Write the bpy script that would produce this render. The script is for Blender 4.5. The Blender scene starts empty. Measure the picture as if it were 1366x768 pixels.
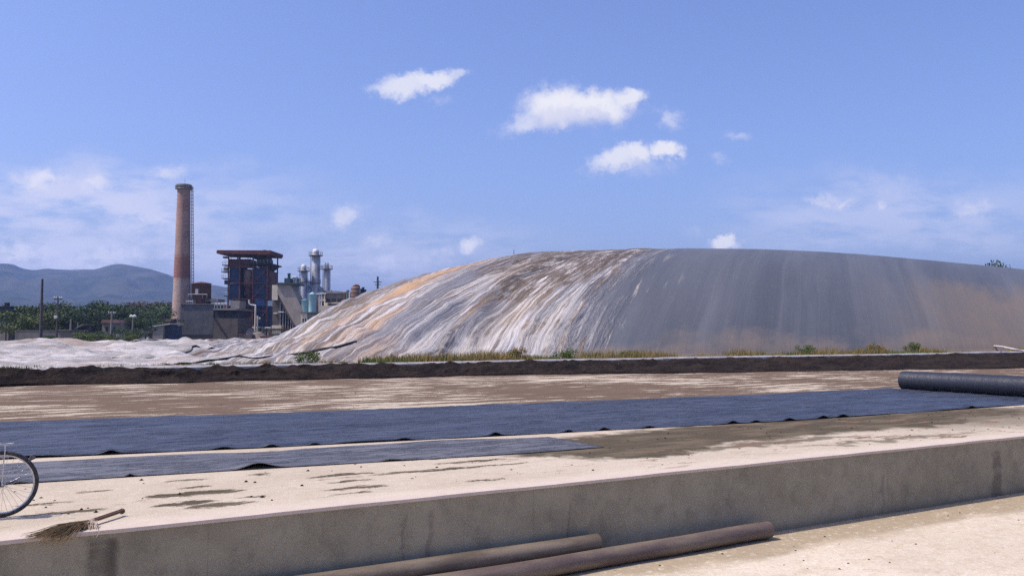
import bpy, math, random
import numpy as np
from mathutils import Vector, Matrix

# ------------------------------------------------------------------ camera, light, exposure
SC = bpy.context.scene
COL = SC.collection
F, CX, CY = 1180.0, 683.0, 384.0
PITCH = math.atan(61.0 / F)
EYE = 1.75
cam_d = bpy.data.cameras.new('camera')
cam_d.sensor_width = 36.0
cam_d.lens = 36.0 * F / 1366.0
cam_d.clip_start = 0.1
cam_d.clip_end = 20000.0
cam = bpy.data.objects.new('camera', cam_d)
cam.location = (0, 0, EYE)
cam.rotation_euler = (math.pi / 2 + PITCH, 0, 0)
COL.objects.link(cam)
SC.camera = cam

SC.view_settings.view_transform = 'Standard'
SC.view_settings.look = 'None'
SC.view_settings.gamma = 1.0
SC.view_settings.exposure = 0.0
SC.view_settings.use_curve_mapping = False
SC.cycles.max_bounces = 8
SC.cycles.volume_bounces = 1
SC.cycles.volume_step_rate = 1.0
SC.cycles.use_denoising = False

SUN_EL = math.radians(58)
SUN_AZ = math.atan2(-0.96, -0.27)                    # compass-like: x = sin, y = cos
S = Vector((math.sin(SUN_AZ) * math.cos(SUN_EL), math.cos(SUN_AZ) * math.cos(SUN_EL), math.sin(SUN_EL)))
sun_d = bpy.data.lights.new('sun', 'SUN')
sun_d.energy = 4.6
sun_d.angle = math.radians(0.5)
sun_d.color = (1.0, 0.91, 0.81)
sun = bpy.data.objects.new('sun', sun_d)
sun.rotation_euler = S.to_track_quat('Z', 'Y').to_euler()
sun.location = (-40, 10, 60)
COL.objects.link(sun)


def N(nt, kind, **kw):
    n = nt.nodes.new(kind)
    for k, v in kw.items():
        setattr(n, k, v)
    return n


def setin(nt, node, idx, v):
    if hasattr(v, 'is_output') or isinstance(v, bpy.types.NodeSocket):
        nt.links.new(v, node.inputs[idx])
    elif v is not None:
        node.inputs[idx].default_value = v


def M(nt, op, a, b=None, c=None, clamp=False):
    n = N(nt, 'ShaderNodeMath', operation=op, use_clamp=clamp)
    for i, v in enumerate((a, b, c)):
        if v is not None:
            setin(nt, n, i, v)
    return n.outputs[0]


def VM(nt, op, a, b=None, scale=None):
    n = N(nt, 'ShaderNodeVectorMath', operation=op)
    setin(nt, n, 0, a)
    if b is not None:
        setin(nt, n, 1, b)
    if scale is not None:
        setin(nt, n, 3, scale)
    return n.outputs['Value'] if op in ('LENGTH', 'DOT_PRODUCT') else n.outputs[0]


def ramp01(nt, v, a, b):
    n = N(nt, 'ShaderNodeMapRange', interpolation_type='SMOOTHSTEP')
    setin(nt, n, 0, v)
    n.inputs[1].default_value = a
    n.inputs[2].default_value = b
    n.inputs[3].default_value = 0.0
    n.inputs[4].default_value = 1.0
    return n.outputs[0]


def MIX(nt, f, a, b):
    n = N(nt, 'ShaderNodeMix', data_type='RGBA')
    setin(nt, n, 0, f)
    for i, v in ((6, a), (7, b)):
        if isinstance(v, (tuple, list)):
            v = (v[0], v[1], v[2], 1.0)
        setin(nt, n, i, v)
    return n.outputs[2]


def NOISE(nt, vec, scale, detail=4, rough=0.55, out=0):
    n = N(nt, 'ShaderNodeTexNoise')
    setin(nt, n, 'Vector', vec)
    n.inputs['Scale'].default_value = scale
    n.inputs['Detail'].default_value = detail
    n.inputs['Roughness'].default_value = rough
    return n.outputs[out]


def SCALEV(nt, vec, s):
    return VM(nt, 'MULTIPLY', vec, s)


def blobs(nt, vec, lst):
    """soft ellipses (cx, cy, rx, ry, weight, tilt, softness) in the xy of vec; returns their maximum"""
    res = None
    for (cx, cy, rx, ry, w, tilt, soft) in lst:
        m = N(nt, 'ShaderNodeMapping', vector_type='TEXTURE')
        setin(nt, m, 0, vec)
        m.inputs['Location'].default_value = (cx, cy, 0)
        m.inputs['Rotation'].default_value = (0, 0, tilt)
        m.inputs['Scale'].default_value = (rx, ry, 1)
        ln = VM(nt, 'LENGTH', m.outputs[0])
        n = N(nt, 'ShaderNodeMapRange', interpolation_type='SMOOTHSTEP')
        setin(nt, n, 0, ln)
        n.inputs[1].default_value = 1.0
        n.inputs[2].default_value = 1.0 - soft
        n.inputs[3].default_value = 0.0
        n.inputs[4].default_value = w
        res = n.outputs[0] if res is None else M(nt, 'MAXIMUM', res, n.outputs[0])
    return res


# ------------------------------------------------------------------ world: sky and drifting clouds
world = bpy.data.worlds.new('World')
SC.world = world
world.use_nodes = True
nt = world.node_tree
nt.nodes.clear()
out = N(nt, 'ShaderNodeOutputWorld')
bg = N(nt, 'ShaderNodeBackground')
sky = N(nt, 'ShaderNodeTexSky', sky_type='NISHITA')
sky.sun_disc = False
sky.sun_elevation = SUN_EL
sky.sun_rotation = SUN_AZ
sky.air_density = 1.0
sky.dust_density = 2.6
sky.ozone_density = 1.6
tc = N(nt, 'ShaderNodeTexCoord')
sep = N(nt, 'ShaderNodeSeparateXYZ')
nt.links.new(tc.outputs['Generated'], sep.inputs[0])
ysafe = M(nt, 'MAXIMUM', sep.outputs[1], 0.05)
gx = M(nt, 'DIVIDE', sep.outputs[0], ysafe)          # tangent of azimuth, ahead of the site
gz = M(nt, 'DIVIDE', sep.outputs[2], ysafe)          # tangent of elevation
cmb = N(nt, 'ShaderNodeCombineXYZ')
nt.links.new(gx, cmb.inputs[0])
nt.links.new(gz, cmb.inputs[1])
P2 = cmb.outputs[0]
w1 = VM(nt, 'SCALE', VM(nt, 'SUBTRACT', NOISE(nt, P2, 34, 8, 0.66, 1), (0.5, 0.5, 0.5)), scale=0.042)
w2 = VM(nt, 'SCALE', VM(nt, 'SUBTRACT', NOISE(nt, P2, 9, 5, 0.6, 1), (0.5, 0.5, 0.5)), scale=0.09)
PW = VM(nt, 'ADD', P2, w1)
PS = VM(nt, 'ADD', P2, w2)


def cl(px, py, rx, ry, w, tilt=0.0, soft=0.75):
    g = 1.22 + 1.0 * max(0.0, soft - 0.55)
    return ((px - CX) / F, (445 - py) / F, rx * g / F, ry * g / F, w, tilt, soft)


puffs = [
    cl(535, 112, 46, 17, 0.80, 0.10), cl(575, 103, 40, 14, 0.85, 0.12), cl(605, 98, 26, 9, 0.6, 0.2),
    cl(745, 140, 52, 30, 1.0, 0.05, .8), cl(790, 138, 58, 24, 1.0, -0.02, .8), cl(838, 130, 26, 18, 0.9, 0.3),
    cl(712, 160, 50, 14, 0.7, 0.2, .95), cl(790, 152, 70, 18, 0.55, 0.1, 1),
    cl(828, 212, 48, 18, 0.85, 0.18), cl(850, 202, 28, 16, 0.9), cl(890, 199, 26, 14, 0.95), cl(850, 222, 62, 16, 0.4, 0.1, 1),
    cl(897, 158, 18, 17, 0.55, 0, 1), cl(585, 128, 22, 9, 0.3, 0, 1), cl(960, 209, 12, 9, 0.35, 0, 1),
    cl(462, 290, 26, 16, 0.62, 0.25, .9), cl(430, 300, 40, 10, 0.28, 0, 1),
    cl(502, 317, 26, 11, 0.42, 0.2, 1), cl(629, 323, 17, 12, 0.7, 0.2, .9), cl(597, 331, 12, 9, 0.4, 0.4, 1),
    cl(968, 327, 25, 12, 0.9, 0, .7), cl(990, 178, 22, 10, 0.45, -0.1, 1), cl(925, 308, 16, 10, 0.28, 0, 1),
    cl(1098, 269, 32, 10, 0.5, 0, 1), cl(1126, 271, 16, 6, 0.45, 0.2, 1), cl(1181, 270, 13, 7, 0.4, 0, 1), cl(1300, 278, 28, 15, 0.5, -0.1, 1),
    cl(1190, 238, 42, 12, 0.24, 0, 1),
    cl(45, 240, 40, 17, 0.6, 0, 1), cl(121, 246, 24, 10, 0.5, 0, 1), cl(222, 232, 30, 11, 0.5, 0.2, 1),
    cl(200, 300, 60, 18, 0.4, -0.1, 1), cl(20, 338, 80, 14, 0.55, 0, 1), cl(130, 343, 90, 16, 0.45, 0.1, 1),
    cl(370, 262, 28, 12, 0.22, 0, 1), cl(520, 345, 60, 12, 0.3, 0, 1), cl(572, 346, 50, 12, 0.32, 0.2, 1),
]
veils = [
    cl(100, 275, 260, 55, 0.36, 0, 1), cl(60, 340, 260, 45, 0.38, 0, 1), cl(1220, 290, 210, 55, 0.22, 0, 1),
    cl(1150, 322, 160, 20, 0.2, 0, 1), cl(540, 330, 180, 35, 0.16, 0, 1), cl(330, 320, 150, 60, 0.16, 0, 1),
    cl(1290, 325, 130, 26, 0.2, 0, 1), cl(480, 345, 160, 30, 0.25, 0, 1), cl(240, 330, 120, 40, .3, 0, 1), cl(1100, 300, 120, 25, .22, 0, 1),
]
pf = blobs(nt, PW, puffs)
vl = M(nt, 'MULTIPLY', blobs(nt, PS, veils), 2.9)
nf = NOISE(nt, P2, 60, 6, 0.65)
nw = NOISE(nt, SCALEV(nt, P2, (1.0, 3.2, 1.0)), 13, 6, 0.6)
over = blobs(nt, VM(nt, 'ADD', PW, (-0.004, 0.016, 0.0)), puffs[:12])
pf = M(nt, 'MULTIPLY', pf, ramp01(nt, M(nt, 'ADD', nf, M(nt, 'MULTIPLY', pf, 0.62)), 0.46, 0.80))
vl = M(nt, 'MULTIPLY', vl, ramp01(nt, nw, 0.30, 0.60))
# a few clouds for the rest of the sky dome, out of the photograph
gen = NOISE(nt, SCALEV(nt, tc.outputs['Generated'], (1, 1, 2.5)), 3.2, 7, 0.6)
back = M(nt, 'MULTIPLY', ramp01(nt, gen, 0.60, 0.78), ramp01(nt, sep.outputs[1], 0.45, 0.1))
front = ramp01(nt, sep.outputs[1], 0.1, 0.3)
cloud = M(nt, 'MAXIMUM', M(nt, 'MULTIPLY', M(nt, 'ADD', pf, vl, clamp=True), front), back, clamp=True)
tint = N(nt, 'ShaderNodeMix', data_type='RGBA', blend_type='MULTIPLY')
tint.inputs[0].default_value = 1.0
nt.links.new(sky.outputs[0], tint.inputs[6])
tint.inputs[7].default_value = (1.32, 1.40, 1.96, 1)
ccol = MIX(nt, ramp01(nt, pf, 0.15, 0.9), (7.2, 7.4, 9.4), (9.6, 9.4, 9.7))
ccol = MIX(nt, M(nt, 'MULTIPLY', ramp01(nt, over, 0.55, 1.0), 0.6), ccol, (6.6, 6.7, 8.6))  # cloud undersides shaded by colour where puffs lie above
skyc = MIX(nt, cloud, tint.outputs[2], ccol)
nt.links.new(skyc, bg.inputs[0])
bg.inputs[1].default_value = 0.10
nt.links.new(bg.outputs[0], out.inputs[0])

# ------------------------------------------------------------------ geometry helpers
DX, DY = 0.8625, 0.5060                               # direction along the wall (local x), local y points away
ANG = math.atan2(DY, DX)
DX, DY = math.cos(ANG), math.sin(ANG)


def ray(px, py):
    r, u = (px - CX) / F, (CY - py) / F
    return r, math.cos(PITCH) - u * math.sin(PITCH), math.sin(PITCH) + u * math.cos(PITCH)


def onplane(px, py, z=0.0):
    x, y, w = ray(px, py)
    t = (z - EYE) / w
    return x * t, y * t


def UV(x, y):
    return x * DX + y * DY, -x * DY + y * DX


def XY(u, v):
    return u * DX - v * DY, u * DY + v * DX


def uvpx(px, py, z=0.0):
    return UV(*onplane(px, py, z))


def atdepth(px, py, Y):
    x, y, w = ray(px, py)
    return x * Y / y, EYE + w * Y / y


def vnoise(x, y, seed=0):
    """smooth value noise on numpy arrays, range 0..1"""
    xi, yi = np.floor(x).astype(np.int64), np.floor(y).astype(np.int64)
    xf, yf = x - xi, y - yi
    xf, yf = xf * xf * (3 - 2 * xf), yf * yf * (3 - 2 * yf)

    def h(a, b):
        n = (a * 374761393 + b * 668265263 + seed * 982451653) & 0x7fffffff
        n = ((n ^ (n >> 13)) * 1274126177) & 0x7fffffff
        return ((n ^ (n >> 16)) & 0xffff) / 65535.0
    return (h(xi, yi) * (1 - xf) + h(xi + 1, yi) * xf) * (1 - yf) + (h(xi, yi + 1) * (1 - xf) + h(xi + 1, yi + 1) * xf) * yf


def fbm(x, y, oct=4, seed=0, gain=0.5):
    a, s, t = 1.0, 0.0, 0.0
    for i in range(oct):
        s = s + a * vnoise(x * 2 ** i, y * 2 ** i, seed + i * 17)
        t += a
        a *= gain
    return s / t


def smooth_path(p, n=8):
    r = []
    p = [Vector(q) for q in p]
    for i in range(len(p) - 1):
        p0, p1, p2, p3 = p[max(i - 1, 0)], p[i], p[i + 1], p[min(i + 2, len(p) - 1)]
        for k in range(n):
            t = k / n
            r.append(0.5 * ((2 * p1) + (-p0 + p2) * t + (2 * p0 - 5 * p1 + 4 * p2 - p3) * t * t + (-p0 + 3 * p1 - 3 * p2 + p3) * t ** 3))
    r.append(p[-1])
    return r


def sstep(x, a, b):
    t = np.clip((np.asarray(x, float) - a) / (b - a), 0, 1)
    return t * t * (3 - 2 * t)


def props(o, label=None, cat=None, group=None, kind=None):
    for k, v in (('label', label), ('category', cat), ('group', group), ('kind', kind)):
        if v:
            o[k] = v
    return o


def empty(name, label, cat, loc, rz=0.0, group=None):
    o = bpy.data.objects.new(name, None)
    o.location = loc
    o.rotation_euler = (0, 0, rz)
    o.empty_display_size = 0.3
    COL.objects.link(o)
    return props(o, label, cat, group)


class MB:
    def __init__(s):
        s.v, s.f, s.sm, s.cuts = [], [], [], []

    def add(s, verts, faces, smooth=False):
        b = len(s.v)
        s.v += [tuple(p) for p in verts]
        s.f += [tuple(i + b for i in q) for q in faces]
        s.sm += [smooth] * len(faces)
        return s

    def box(s, x0, x1, y0, y1, z0, z1):
        x0, x1 = min(x0, x1), max(x0, x1)
        y0, y1 = min(y0, y1), max(y0, y1)
        z0, z1 = min(z0, z1), max(z0, z1)
        return s.add([(x0, y0, z0), (x1, y0, z0), (x1, y1, z0), (x0, y1, z0), (x0, y0, z1), (x1, y0, z1), (x1, y1, z1), (x0, y1, z1)],
                     [(0, 3, 2, 1), (4, 5, 6, 7), (0, 1, 5, 4), (1, 2, 6, 5), (2, 3, 7, 6), (3, 0, 4, 7)])

    def prism(s, pts, y0, y1):
        """polygon in xz (counter-clockwise seen from -y) pushed from y0 to y1"""
        n = len(pts)
        v = [(p[0], y0, p[1]) for p in pts] + [(p[0], y1, p[1]) for p in pts]
        f = [tuple(range(n)), tuple(range(2 * n - 1, n - 1, -1))]
        for i in range(n):
            j = (i + 1) % n
            f.append((i, i + n, j + n, j))
        return s.add(v, f)

    def tube(s, path, r, n=8, caps=True, smooth=True):
        path = [Vector(p) for p in path]
        rs = r if isinstance(r, (list, tuple)) else [r] * len(path)
        v, f = [], []
        prev = None
        for i, p in enumerate(path):
            t = (path[min(i + 1, len(path) - 1)] - path[max(i - 1, 0)])
            t = t.normalized() if t.length > 1e-9 else Vector((0, 0, 1))
            if prev is None:
                a = Vector((0, 0, 1)) if abs(t.z) < 0.9 else Vector((1, 0, 0))
                e = t.cross(a).normalized()
            else:
                e = (prev - t * prev.dot(t)).normalized()
            prev = e
            g = t.cross(e)
            for k in range(n):
                a = 2 * math.pi * k / n
                v.append(p + (e * math.cos(a) + g * math.sin(a)) * rs[i])
        for i in range(len(path) - 1):
            for k in range(n):
                k2 = (k + 1) % n
                f.append((i * n + k, i * n + k2, (i + 1) * n + k2, (i + 1) * n + k))
        s.add(v, f, smooth)
        if caps:
            b = len(v)
            s.add(v[:n], [tuple(range(n - 1, -1, -1))])
            s.add(v[-n:], [tuple(range(n))])
        return s

    def lathe(s, prof, n=20, c=(0, 0), smooth=True, cap=True):
        v, f = [], []
        for (r, z) in prof:
            for k in range(n):
                a = 2 * math.pi * k / n
                v.append((c[0] + r * math.cos(a), c[1] + r * math.sin(a), z))
        for i in range(len(prof) - 1):
            for k in range(n):
                k2 = (k + 1) % n
                f.append((i * n + k, i * n + k2, (i + 1) * n + k2, (i + 1) * n + k))
        s.add(v, f, smooth)
        if cap:
            s.add(v[-n:], [tuple(range(n))])
            s.add(v[:n], [tuple(range(n - 1, -1, -1))])
        return s

    def mark(s):
        s.cuts.append((len(s.v), len(s.f)))

    def build_each(s, name, m, parent):
        """one object for each marked piece"""
        cuts = s.cuts + [(len(s.v), len(s.f))]
        r = None
        for (v0, f0), (v1, f1) in zip(cuts[:-1], cuts[1:]):
            b = MB()
            b.v, b.f, b.sm = s.v[v0:v1], [tuple(i - v0 for i in q) for q in s.f[f0:f1]], s.sm[f0:f1]
            if b.f:
                o = b.build(name, m, parent)
                r = r or o
        return r

    def build(s, name, m, parent=None, loc=None, rz=None):
        me = bpy.data.meshes.new(name)
        me.from_pydata([tuple(p) for p in s.v], [], s.f)
        me.polygons.foreach_set('use_smooth', s.sm)
        me.materials.append(m)
        me.update()
        o = bpy.data.objects.new(name, me)
        COL.objects.link(o)
        if parent:
            o.parent = parent
        if loc:
            o.location = loc
        if rz is not None:
            o.rotation_euler = (0, 0, rz)
        return o


def gridmesh(name, X, Y, Z, m, smooth=True, uv=None):
    """X, Y, Z arrays (rows, cols) -> one sheet mesh"""
    r, c = X.shape
    me = bpy.data.meshes.new(name)
    co = np.stack([X, Y, Z], -1).reshape(-1, 3).astype(np.float32)
    idx = np.arange(r * c).reshape(r, c)
    q = np.stack([idx[:-1, :-1], idx[:-1, 1:], idx[1:, 1:], idx[1:, :-1]], -1).reshape(-1, 4).astype(np.int32)
    me.vertices.add(len(co))
    me.vertices.foreach_set('co', co.ravel())
    me.loops.add(q.size)
    me.loops.foreach_set('vertex_index', q.ravel())
    me.polygons.add(len(q))
    me.polygons.foreach_set('loop_start', np.arange(0, q.size, 4, dtype=np.int32))
    me.polygons.foreach_set('loop_total', np.full(len(q), 4, dtype=np.int32))
    me.update(calc_edges=True)
    me.polygons.foreach_set('use_smooth', np.full(len(q), smooth))
    if uv is not None:
        layer = me.uv_layers.new(name='flow')
        uu = np.stack(uv, -1).reshape(-1, 2)[q.ravel()].astype(np.float32)
        layer.data.foreach_set('uv', uu.ravel())
    me.materials.append(m)
    me.validate()
    o = bpy.data.objects.new(name, me)
    COL.objects.link(o)
    return o


# ------------------------------------------------------------------ materials
def base_mat(name):
    m = bpy.data.materials.new(name)
    m.use_nodes = True
    t = m.node_tree
    b = t.nodes['Principled BSDF']
    tcn = N(t, 'ShaderNodeTexCoord')
    return m, t, b, tcn.outputs['Object']


def bump(t, b, h, strength=0.4, dist=0.02):
    n = N(t, 'ShaderNodeBump')
    n.inputs['Strength'].default_value = strength
    n.inputs['Distance'].default_value = dist
    t.links.new(h, n.inputs['Height'])
    t.links.new(n.outputs[0], b.inputs['Normal'])
    return n


def simple(name, col, col2=None, scale=2.0, rough=0.8, metal=0.0, spec=0.3, bd=0.01, sv=(1, 1, 1), lo=0.35, hi=0.65, streak=True):
    """weathered surface: two tones mixed by noise, with fainter fine grain and vertical dirt"""
    m, t, b, oc = base_mat(name)
    if col2 is None:
        col2 = tuple(c * 0.7 for c in col)
    v = SCALEV(t, oc, sv)
    n1 = NOISE(t, v, scale, 6, 0.6)
    n2 = NOISE(t, oc, scale * 9, 3, 0.6)
    f = ramp01(t, n1, lo, hi)
    c = MIX(t, f, col, col2)
    if streak:
        n3 = NOISE(t, SCALEV(t, oc, (1, 1, 0.12)), scale * 2.5, 4, 0.6)
        c = MIX(t, M(t, 'MULTIPLY', ramp01(t, n3, 0.5, 0.8), 0.5), c, tuple(x * 0.5 for x in col2))
    c = MIX(t, M(t, 'MULTIPLY', n2, 0.35), c, tuple(x * 0.6 for x in col))
    t.links.new(c, b.inputs['Base Color'])
    b.inputs['Roughness'].default_value = rough
    b.inputs['Metallic'].default_value = metal
    b.inputs['Specular IOR Level'].default_value = spec
    if bd:
        bump(t, b, n2, 0.5, bd)
    return m


def mat_platform():
    m, t, b, oc = base_mat('dusty_concrete')
    sep = N(t, 'ShaderNodeSeparateXYZ')
    t.links.new(oc, sep.inputs[0])
    u, v = sep.outputs[0], sep.outputs[1]
    st = SCALEV(t, oc, (0.32, 1.0, 1.0))
    big = NOISE(t, oc, 0.45, 5, 0.6)
    mid = NOISE(t, st, 2.2, 6, 0.62)
    fine = NOISE(t, oc, 30, 4, 0.7)
    pale = MIX(t, ramp01(t, big, 0.35, 0.65), (0.46, 0.385, 0.285), (0.54, 0.46, 0.35))
    pale = MIX(t, M(t, 'MULTIPLY', ramp01(t, NOISE(t, st, 6, 6, .7), 0.45, 0.7), 0.45), pale, (0.40, 0.335, 0.245))
    pale = MIX(t, M(t, 'MULTIPLY', ramp01(t, NOISE(t, oc, 75, 2, .5), 0.62, 0.72), 0.5), pale, (0.25, 0.2, 0.15))
    pale = MIX(t, M(t, 'MULTIPLY', ramp01(t, NOISE(t, oc, 55, 5, .75), 0.48, 0.62), 0.5), pale, (0.25, 0.185, 0.11))
    pale = MIX(t, M(t, 'MULTIPLY', ramp01(t, NOISE(t, st, 14, 7, .75), 0.56, 0.66), 0.5), pale, (0.30, 0.235, 0.15))
    pale = MIX(t, M(t, 'MULTIPLY', ramp01(t, NOISE(t, oc, 9, 6, .75), 0.55, 0.62), 0.35), pale, (0.64, 0.58, 0.47))
    mud = MIX(t, ramp01(t, fine, 0.3, 0.7), (0.060, 0.047, 0.028), (0.105, 0.082, 0.050))
    mud = MIX(t, ramp01(t, NOISE(t, st, 2.5, 5, .6), 0.45, 0.65), mud, (0.135, 0.105, 0.066))
    mud = MIX(t, ramp01(t, v, 16.5, 18.5), mud, MIX(t, NOISE(t, st, 1.2, 7, .7), (0.075, 0.050, 0.032), (0.20, 0.135, 0.088)))
    # far part of the slab: mostly mud with pale scoured streaks
    warpv = M(t, 'ADD', v, M(t, 'MULTIPLY', M(t, 'SUBTRACT', big, 0.5), 2.5))
    farz = ramp01(t, v, 16.5, 18.5)
    streak = NOISE(t, SCALEV(t, oc, (0.20, 1.0, 1.0)), 2.0, 10, 0.78)
    streak2 = ramp01(t, M(t, 'ADD', streak, M(t, 'MULTIPLY', M(t, 'SUBTRACT', NOISE(t, oc, 0.16, 3), 0.5), 0.40)), 0.553, 0.528)
    # near part: thin dried puddles
    small = ramp01(t, NOISE(t, SCALEV(t, oc, (0.26, 1.1, 1.0)), 2.3, 8, 0.72), 0.622, 0.640)
    gate = ramp01(t, NOISE(t, oc, 0.6, 2), 0.42, 0.58)
    small = M(t, 'MULTIPLY', small, gate)
    # mud band beside the liner, right of the grey strip
    wv = VM(t, 'SCALE', VM(t, 'SUBTRACT', NOISE(t, oc, 1.3, 6, 0.65, 1), (0.5, 0.5, 0.5)), scale=1.5)
    pw = VM(t, 'ADD', oc, wv)
    B = []

    def add(px, py, rx, ry, w=1.0, soft=0.3, til=0.0):
        uu, vv = uvpx(px, py)
        B.append((uu, vv, rx, ry, w, til, soft))
    add(780, 598, 1.7, 0.7, 1.0, .3); add(880, 585, 3.4, 1.2, 1, .3); add(1010, 572, 4.2, 1.2, 1, .35); add(1140, 562, 4.5, 1.3, 1, .4); add(1260, 553, 4.5, 1.2, 1, .5)
    add(800, 590, 2.6, 0.9, 1.0, .35); add(850, 600, 1.5, 0.9, 1.0, .3); add(960, 583, 3.8, 0.9, 1.0, .35); add(1090, 570, 4.2, 1.0, 1, .4)
    add(1200, 565, 3.4, 0.9, 1, .5); add(1300, 556, 4.0, 0.9, .8, .5); add(1040, 590, 2.6, 0.28, .8, .5); add(1200, 585, 3.0, 0.2, .75, .6)
    add(1366, 560, 5.0, 1.2, 0.6, .8)
    band = blobs(t, pw, B)
    B2 = []
    wv2 = VM(t, 'SCALE', VM(t, 'SUBTRACT', NOISE(t, SCALEV(t, oc, (.6, 1.6, 1)), 5.5, 8, 0.8, 1), (0.5, 0.5, 0.5)), scale=0.62)
    pw2 = VM(t, 'ADD', oc, wv2)

    def add2(px, py, rx, ry, w=1.0):
        uu, vv = uvpx(px, py)
        B2.append((uu, vv, rx, ry, w, 0.0, 0.25))
    for q in ((246, 658.5, .48, .14), (292, 656, .34, .10), (248, 671, .34, .14), (295, 673, .40, .11), (262, 649, .2, .06), (250, 640, .28, .06),
              (125, 655, .2, .06), (345, 632, .16, .06), (340, 662, .22, .05), (475, 650, .4, .10), (470, 641, .3, .06), (560, 628, .7, .09), (455, 633, .5, .09),
              (630, 615, .6, .07), (650, 640, .3, .05), (640, 622, .9, .06), (90, 683, .4, .07), (60, 672, .3, .05), (470, 657, .25, .05), (620, 608, 1.2, .07)):
        add2(*q)
    small = M(t, 'MAXIMUM', small, blobs(t, pw2, B2))
    # tan dust at the edges of the mud
    near = M(t, 'MAXIMUM', band, small)
    mk = MIX(t, near, M(t, 'MULTIPLY', farz, streak2), (1, 1, 1))
    c = MIX(t, mk, pale, mud)
    rs = M(t, 'MULTIPLY', ramp01(t, NOISE(t, SCALEV(t, oc, (.45, 1.3, 1)), 1.6, 8, .74), 0.57, 0.61), ramp01(t, M(t, 'ADD', u, M(t, 'MULTIPLY', big, 4.0)), 6.0, 12.0))
    c = MIX(t, M(t, 'MULTIPLY', rs, ramp01(t, v, 17.0, 14.0)), c, (0.20, 0.115, 0.070))
    # brighter broomed mortar strip beside the wall coping
    c = MIX(t, M(t, 'MULTIPLY', ramp01(t, v, 9.35, 8.95), M(t, 'MULTIPLY', M(t, 'SUBTRACT', 1.0, small), 0.5)), c, (0.60, 0.51, 0.41))
    t.links.new(c, b.inputs['Base Color'])
    b.inputs['Roughness'].default_value = 0.92
    b.inputs['Specular IOR Level'].default_value = 0.15
    h = M(t, 'ADD', M(t, 'MULTIPLY', fine, 0.4), M(t, 'MULTIPLY', mk, 0.6))
    bump(t, b, h, 0.7, 0.02)
    return m


def mat_floor():
    m, t, b, oc = base_mat('pale_floor_concrete')
    sep = N(t, 'ShaderNodeSeparateXYZ')
    t.links.new(oc, sep.inputs[0])
    v = sep.outputs[1]
    big = NOISE(t, oc, 0.5, 6, 0.6)
    fine = NOISE(t, oc, 26, 5, 0.7)
    c = MIX(t, ramp01(t, big, 0.35, 0.65), (0.53, 0.445, 0.335), (0.62, 0.53, 0.41))
    c = MIX(t, M(t, 'MULTIPLY', ramp01(t, NOISE(t, SCALEV(t, oc, (.4, 1, 1)), 5, 6, .7), 0.5, 0.7), 0.35), c, (0.46, 0.36, 0.25))
    # dried silt left against the wall foot
    edge = M(t, 'ADD', v, M(t, 'MULTIPLY', NOISE(t, SCALEV(t, oc, (0.5, 1, 1)), 0.9, 6, 0.65), 1.6))
    silt = ramp01(t, edge, 8.45, 8.85)
    c = MIX(t, M(t, 'MULTIPLY', silt, 0.85), c, (0.30, 0.235, 0.15))
    c = MIX(t, M(t, 'MULTIPLY', ramp01(t, NOISE(t, oc, 12, 3, .6), 0.68, 0.74), 0.7), c, (0.20, 0.15, 0.10))
    c = MIX(t, M(t, 'MULTIPLY', ramp01(t, fine, 0.47, 0.68), 0.5), c, (0.36, 0.28, 0.18))
    c = MIX(t, M(t, 'MULTIPLY', ramp01(t, NOISE(t, oc, 3.2, 8, .72), 0.52, 0.60), 0.45), c, (0.44, 0.345, 0.225))
    c = MIX(t, M(t, 'MULTIPLY', ramp01(t, NOISE(t, oc, 11, 6, .72), 0.56, 0.62), 0.4), c, (0.72, 0.65, 0.53))
    t.links.new(c, b.inputs['Base Color'])
    b.inputs['Roughness'].default_value = 0.95
    b.inputs['Specular IOR Level'].default_value = 0.1
    bump(t, b, fine, 0.5, 0.012)
    return m


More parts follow.
